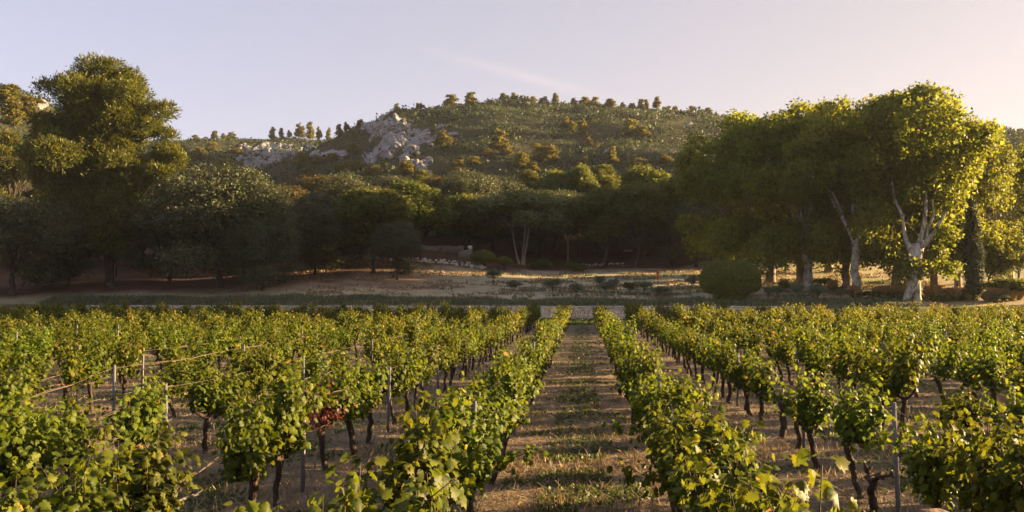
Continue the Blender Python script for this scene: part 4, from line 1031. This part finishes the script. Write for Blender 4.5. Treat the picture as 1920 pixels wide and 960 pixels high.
# stone heap, low ruined wall, pillar with white sheet, sign
def rock_mesh(seed, mat, sub=2, flat=.7, rough=.22):
    import bmesh
    bm = bmesh.new(); bmesh.ops.create_icosphere(bm, subdivisions=sub, radius=1)
    r = np.random.default_rng(seed)
    pl = [(unit(r.normal(size=3)), r.uniform(.6, .92)) for _ in range(10)]
    for v in bm.verts:
        p = np.array(v.co)
        for nn, d in pl:
            s = p @ nn
            if s > d: p = p - nn * (s - d)
        p = p * (1 + rough * .3 * math.sin(p[0] * 6 + seed) * math.sin(p[1] * 5 + p[2] * 7)); p[2] *= flat; v.co = p
    V = np.array([v.co[:] for v in bm.verts]); fcs = np.array([[v.index for v in f.verts] for f in bm.faces]); bm.free()
    return V, fcs
RK = [rock_mesh(i, None, 2, .75) for i in range(8)]; RKL = [rock_mesh(20 + i, None, 1, .7) for i in range(6)]
def rot_rand(r, tilt=.5):
    e = Euler((r.normal() * tilt, r.normal() * tilt, r.uniform(0, 6.28))).to_matrix(); return np.array(e)
r = np.random.default_rng(50)
GH = 'pale stones in the low ruined stone line'
stn = []
for px in np.arange(700, 915, 4.6):
    W = 126.5 + r.normal() * .5 + (px < 760) * 1.0; x, y = at(px, W); s = r.uniform(.20, .46); stn.append((px, x, y, s))
x0, y0 = at(805, 127); hp = empty('stone_heap', (x0, y0, gz(x0, y0))); tag(hp, 'low line of tumbled pale stones at the top of the meadow', 'stone heap')
def stone_part(parent, seed, loc, scale, mat):
    V, fc = RKL[seed % 6]
    key = (seed % 6, mat.name)
    if key not in STM: STM[key] = build_mesh('stone', V, [fc], mat)
    o = new_obj('stone', STM[key], parent, loc); o.scale = scale; o.rotation_euler = (r.normal() * .4, r.normal() * .4, r.uniform(0, 6.28)); return o
STM = {}
for (px, x, y, s) in stn:
    for lay in range(2 if r.random() < .7 else 1):
        k_ = 1 - .2 * lay
        stone_part(hp, int(r.integers(6)), (x - x0 + r.normal() * .25, y - y0 + lay * .25, gz(x, y) - gz(x0, y0) + .1 + lay * .35), (s * 1.3 * k_, s * k_, s * k_), M['pale_stone'])
# low retaining wall behind the heap with posts
x0, y0 = at(800, 140); lw = empty('terrace_wall', (x0, y0, gz(x0, y0))); lw.rotation_euler[2] = YAW; tag(lw, 'long low pale terrace wall behind the small clipped shrubs', 'wall')
acc = Acc(); xx = -9.0
while xx < 6:
    wd = r.uniform(.4, 1.0); V, f = box_pts(xx + .01, xx + wd - .01, -.25, .25, -.6, .62 + r.uniform(-.06, .1)); acc.add(V + r.normal(size=V.shape) * .02, f, r.random()); xx += wd
new_obj('masonry', acc.mesh('masonry', M['old_stone']), lw)
x0, y0 = at(877, 136); z0 = gz(x0, y0); pl = empty('stone_pillar', (x0, y0, z0)); pl.rotation_euler[2] = YAW; tag(pl, 'sloping-topped stone wall stub beside the dark round bush', 'wall stub')
V = np.array([(-1.5, -.3, -.4), (.75, -.3, -.4), (.75, .3, -.4), (-1.5, .3, -.4), (-1.5, -.3, .9), (.75, -.3, 1.45), (.75, .3, 1.45), (-1.5, .3, .9)]); f = np.array([(3, 2, 1, 0), (4, 5, 6, 7), (0, 1, 5, 4), (1, 2, 6, 5), (2, 3, 7, 6), (3, 0, 4, 7)])
new_obj('masonry', build_mesh('stub', V, [f], M['old_stone']), pl)
V = np.array([(-1.6, -.36, .93), (.82, -.36, 1.5), (.82, .36, 1.5), (-1.6, .36, .93), (-1.6, -.36, 1.0), (.82, -.36, 1.58), (.82, .36, 1.58), (-1.6, .36, 1.0)])
new_obj('capping', build_mesh('stub_cap', V, [f], M['stone']), pl)
V, fc = rock_mesh(77, None, 2, .75); V = V * [.46, .36, .48]
sh = new_obj('white_sheet', build_mesh('white_sheet', V, [fc], M['cloth'], smooth=True), None, (x0 + .35, y0, z0 + 1.83)); tag(sh, 'crumpled white sheet bundled on top of the stone stub', 'sheet')
x0, y0 = at(1178, 142); z0 = gz(x0, y0); zz = z_at(470, 142) - z0
sg = empty('board_sign', (x0, y0, z0)); sg.rotation_euler[2] = YAW; tag(sg, 'pale wooden board on two posts in the dark trees', 'sign')
acc = Acc(); V, f = box_pts(-.7, .7, -.03, .03, zz - .14, zz + .14); acc.add(V, f); new_obj('board', acc.mesh('board', M['sign']), sg)
for sx in (-.6, .6):
    V, f = box_pts(sx - .05, sx + .05, .032, .12, -.2, zz + .1); new_obj('post', build_mesh('sign_post', V, f, M['bark']), sg)
# stony bank patch below the sign
x0, y0 = at(1110, 141); bk = empty('stone_bank', (x0, y0, gz(x0, y0))); tag(bk, 'scatter of fallen stones on the bank under the leaning tree', 'stones')
for q in range(64):
    x, y = at(1090 + r.uniform(0, 80), 138 + r.uniform(0, 7)); q_s = r.uniform(.08, .24)
    stone_part(bk, int(r.integers(6)), (x - x0, y - y0, gz(x, y) - gz(x0, y0)), (q_s, q_s, q_s), M['stone'])

# ------------------------------------------------------------------ hillside: rock outcrops, garrigue, pines
r = np.random.default_rng(60); OUT = []
rocks = [(535, 280, 190, 28, 'long pale limestone ledge just under the left ridge'), (497, 309, 115, 46, 'rounded limestone outcrop with rusty stain low on the left ridge'), (612, 286, 90, 14, 'thin limestone ledge right of the long one on the ridge'),
         (722, 236, 95, 44, 'steep limestone crag at the top left shoulder of the main hill'), (738, 275, 95, 50, 'large limestone crag in the middle of the hill shoulder'), (790, 258, 75, 34, 'limestone crag right of the shoulder crags'),
         (692, 297, 30, 26, 'narrow limestone rib low on the hill shoulder'), (776, 315, 56, 34, 'limestone outcrop at the foot of the hill shoulder'), (800, 302, 24, 20, 'small pale rock right of the shoulder foot outcrop'), (795, 327, 40, 12, 'lowest pale rock just above the wood'),
         (640, 292, 36, 14, 'small pale rock between the ridge and the hill'), (828, 238, 26, 10, 'small rock right of the upper crags'), (848, 250, 24, 7, 'flat rock behind the lone lit pine'), (40, 193, 90, 20, 'pale rocks near the top of the left edge hill'), (60, 175, 40, 14, 'reddish lit rock on the left edge hill crest'), (1142, 282, 22, 7, 'small white rock in the middle of the hill slope'), (1292, 230, 20, 6, 'small white rock near the hill crest by the grove')]
def hits(PX, PY, W0, span=60):
    Ws = np.arange(W0 - span, W0 + span, 1.5); lat = (PX[:, None] - CX) / F * Ws
    X = RGT[0] * lat + FWD[0] * Ws; Y = RGT[1] * lat + FWD[1] * Ws; Z = hgt(X, Y)
    ok = Z >= CAM_Z + Ws * (HY - PY[:, None]) / F; i = np.where(ok.any(1), ok.argmax(1), len(Ws) - 1); a = np.arange(len(PX))
    return X[a, i], Y[a, i], Z[a, i]
for qi, (px, py, wp, hp_, lb) in enumerate(rocks):
    x0, y0, W0 = hit(px, py); z0 = gz(x0, y0); r = np.random.default_rng(1000 + qi)
    m = F / W0                                         # photo pixels per metre here
    nu, nv = int(np.clip(wp / 1.7, 12, 110)), int(np.clip(hp_ / 1.5, 7, 44))
    U, Vv = np.meshgrid(np.linspace(-.5, .5, nu), np.linspace(-.5, .5, nv)); U = U.ravel(); Vv = Vv.ravel()
    uu, vv = U * wp / m, Vv * hp_ / m                  # metres across the face
    X, Y, Z = hits(px + U * wp, py + Vv * hp_ + .12 * U * hp_, W0)
    ns = int(np.clip(wp * hp_ / m / m / 5.5, 6, 260)); sx, sy = r.uniform(-.55, .55, ns) * wp / m, r.uniform(-.55, .55, ns) * hp_ / m
    sh_ = r.uniform(.1, 1.0, ns); gx_, gy_ = r.normal(0, .22, ns), r.normal(0, .22, ns)
    jx, jy = uu + .5 * np.sin(vv * 1.7 + qi) , vv + .4 * np.sin(uu * 1.3 + 2 * qi)
    D = np.hypot((jx[:, None] - sx) * .75, (jy[:, None] - sy) * 1.1); o2 = np.argsort(D, 1)[:, :2]; a = np.arange(len(U)); f1, f2 = D[a, o2[:, 0]], D[a, o2[:, 1]]; c1 = o2[:, 0]
    hgt_ = sh_[c1] + gx_[c1] * (jx - sx[c1]) + gy_[c1] * (jy - sy[c1]) - .8 * np.exp(-((f2 - f1) / .22) ** 2) + r.normal(0, .05, len(U))
    edge = 1 - np.hypot(U * 2, Vv * 2) ** 1.6
    mask = edge + .55 * np.sin(uu * .55 + qi) * np.sin(vv * .8 + uu * .2) + .35 * np.sin(uu * 1.4 + 1 + vv) - .10
    up = np.clip(mask * 2.2, -.9, 1)
    lift = np.where(up > 0, (.25 + hgt_ * 1.25) * up ** .5, up * 2.0) * np.clip(hp_ / m / 7, .35, 1.0)
    dirv = unit(np.array([-FWD[0] * .75, -FWD[1] * .75, .75]))
    P = np.stack([X - x0, Y - y0, Z - z0], -1) + lift[:, None] * dirv
    I_ = (np.arange(nv - 1)[:, None] * nu + np.arange(nu - 1)[None]).ravel(); fq = np.stack([I_, I_ + nu, I_ + nu + 1, I_ + 1], -1)
    keep = (up[fq] > -.85).any(1); fq = fq[keep]
    e = new_obj('rock_outcrop', build_mesh('rock_outcrop', P, [fq], M['rock'], {'tint': np.full(len(P), .5)}), None, (x0, y0, z0)); tag(e, lb, 'rock', 'limestone outcrops on the hillside')
    for q in np.nonzero(up > .25)[0][::3]: OUT.append((X[q], Y[q], .9))
OUTA = np.array(OUT)
# garrigue
r = np.random.default_rng(61); n = 120000
px = r.uniform(-250, 2000, n); W = 175 + 400 * r.random(n) ** 1.15
X = RGT[0] * ((px - CX) / F * W) + FWD[0] * W; Y = RGT[1] * ((px - CX) / F * W) + FWD[1] * W
RR = np.hypot(X, Y); lim = np.where(px < 250, 320, np.where(px < 640, 560, 402)); k = (RR < lim) & (RR > 176); X, Y = X[k], Y[k]
H0 = hgt(X, Y)
dm = np.concatenate([np.min((X[a:a + 2000, None] - OUTA[None, :, 0]) ** 2 + (Y[a:a + 2000, None] - OUTA[None, :, 1]) ** 2, axis=1) for a in range(0, len(X), 2000)]); k = dm > 4.5
cov = wav(X, Y, 26, 1) + .5 * wav(X, Y, 9, 2); k &= (r.random(len(X)) < .85 + .4 * cov); X, Y, H0 = X[k], Y[k], H0[k]
n = len(X); per = 9
rad = r.uniform(.45, 1.15, n) * np.where((r.random(n) < .10) & (np.hypot(X, Y) < 350), 1.8, 1.0) * np.clip(1 + .5 * wav(X, Y, 20, 2), .6, 1.5) * np.clip(np.hypot(X, Y) / 330, .75, 1.3)
d = rand_dir(r, n * per); d[:, 2] = np.abs(d[:, 2])
P = np.stack([np.repeat(X, per), np.repeat(Y, per), np.repeat(H0, per)], -1) + d * np.repeat(rad, per)[:, None] * np.array([1.3, 1.3, .85])
ct = np.clip(.38 + .22 * wav(X, Y, 48, 3) + .14 * wav(X, Y, 14, 4) + r.normal(0, .11, n) + (r.random(n) < .02) * .3, 0, 1)
V, f, tn = leaves(P, d + r.normal(size=d.shape) * .5, r.normal(size=d.shape) + [0, 0, .3], np.repeat(rad, per) * r.uniform(.4, .8, n * per), np.clip(np.repeat(ct, per) + r.normal(size=n * per) * .12, 0, 1), LEAF_KITE, r)
acc = Acc(); acc.add(V, f, tn); tag(new_obj('hill_scrub', acc.mesh('hill_scrub', M['garrigue'])), 'low grey-green scrub covering the rocky hillside', 'scrub', kind='stuff')
# pines on the skyline and slopes: (px, base row, top row, width)
def skyline(px):
    Ws = np.arange(200, 620, 2.0); lat = (px - CX) / F * Ws; X = RGT[0] * lat + FWD[0] * Ws; Y = RGT[1] * lat + FWD[1] * Ws
    el = (hgt(X, Y) - CAM_Z) / Ws; i = int(np.argmax(el)); return float(X[i]), float(Y[i]), float(Ws[i])
crest = [(362, 254, 22), (400, 250, 20), (430, 250, 22), (508, 238, 18), (525, 247, 14), (540, 246, 12), (557, 230, 18), (578, 231, 22), (596, 240, 14), (614, 242, 14), (633, 232, 18), (648, 236, 14), (674, 227, 18), (742, 199, 16), (790, 200, 16), (845, 176, 36), (882, 175, 30),
         (946, 178, 24), (963, 179, 16), (978, 188, 14), (1000, 181, 20), (1020, 181, 24), (1042, 180, 20), (1078, 185, 20), (1098, 182, 30), (1118, 184, 22), (1145, 186, 34), (1170, 200, 16), (1188, 198, 16), (1205, 184, 20), (1235, 188, 22), (1254, 200, 14), (1268, 199, 16), (1298, 206, 20), (1330, 206, 26)]
cr_ = np.random.default_rng(77)
for (px, yt, wp) in list(crest):
    if cr_.random() < .55: crest.append((px + cr_.normal() * 9, yt + cr_.uniform(5, 13), wp * cr_.uniform(.45, .8)))
crest.sort()
for i, (px, yt, wp) in enumerate(crest):
    x, y, W = skyline(px); z = gz(x, y); tm, cm, w0, h0 = VAR['hillpine'][(i * 3) % 5]
    sw = wp * .85 / F * W / w0; shh = max((z_at(yt - 4 - 7 * math.sin(i * 2.3) ** 2, W) - z + .4) / h0, .4)
    e = empty('hill_pine', (x, y, z - .4), i * 1.3, (sw, sw, shh))
    tag(e, f"small pine standing against the sky on the crest, {ORD[i + 1]} from the left", 'pine tree', 'pines on the hill crest')
    new_obj('trunk', tm, e); new_obj('crown', cm, e)
slope = [(832, 280, 242, 40), (938, 288, 234, 36), (915, 292, 275, 22), (950, 295, 272, 26), (1010, 300, 262, 36), (1030, 305, 265, 44), (1060, 240, 214, 20), (1075, 250, 222, 22), (1092, 255, 220, 28), (1185, 255, 218, 36), (1208, 256, 230, 26), (1105, 275, 253, 16), (1122, 276, 262, 12), (975, 318, 285, 44),
         (1095, 316, 288, 26), (760, 330, 295, 36), (860, 330, 298, 40), (560, 310, 282, 30), (410, 330, 290, 40), (345, 310, 268, 36), (1200, 320, 292, 40), (1250, 312, 286, 30), (640, 322, 300, 34), (700, 330, 305, 36), (20, 240, 178, 46), (45, 225, 172, 40), (8, 200, 152, 50), (60, 190, 178, 30), (1150, 310, 270, 26), (890, 310, 290, 24), (1000, 330, 300, 30),
         (320, 290, 262, 40), (370, 300, 274, 40), (395, 285, 262, 30), (440, 292, 272, 30), (590, 308, 288, 36), (622, 302, 282, 30), (660, 286, 263, 30), (575, 335, 312, 36), (665, 318, 296, 34), (430, 318, 296, 36)]
sl = sorted(slope)
for i, (px, yb, yt, wp) in enumerate(sl):
    x, y, W = hit(px, yb); z = gz(x, y); tm, cm, w0, h0 = VAR['hillpine'][(i * 2 + 1) % 5]
    sw = wp / F * W / w0; shh = (yb - yt) / F * W / h0
    e = empty('hill_pine', (x, y, z - .3), i * 2.1, (sw, sw, shh))
    tag(e, f"pine growing on the hillside below the crest, {ORD[i + 1]} from the left", 'pine tree', 'pines on the hill slope')
    new_obj('trunk', tm, e); new_obj('crown', cm, e)

# ------------------------------------------------------------------ evening haze
V_, f_ = box_pts(-1000, 1100, -120, 1600, -3, 150)
m, t, N, L = mat_new('haze_air'); pv = N('ShaderNodeVolumePrincipled'); pv.inputs['Color'].default_value = (.78, .84, .95, 1); pv.inputs['Density'].default_value = .00009; pv.inputs['Anisotropy'].default_value = .3
o = N('ShaderNodeOutputMaterial'); L(pv.outputs[0], o.inputs['Volume'])
tag(new_obj('haze', build_mesh('haze', V_, f_, m)), 'thin evening haze in the air over the valley', 'haze', kind='stuff')
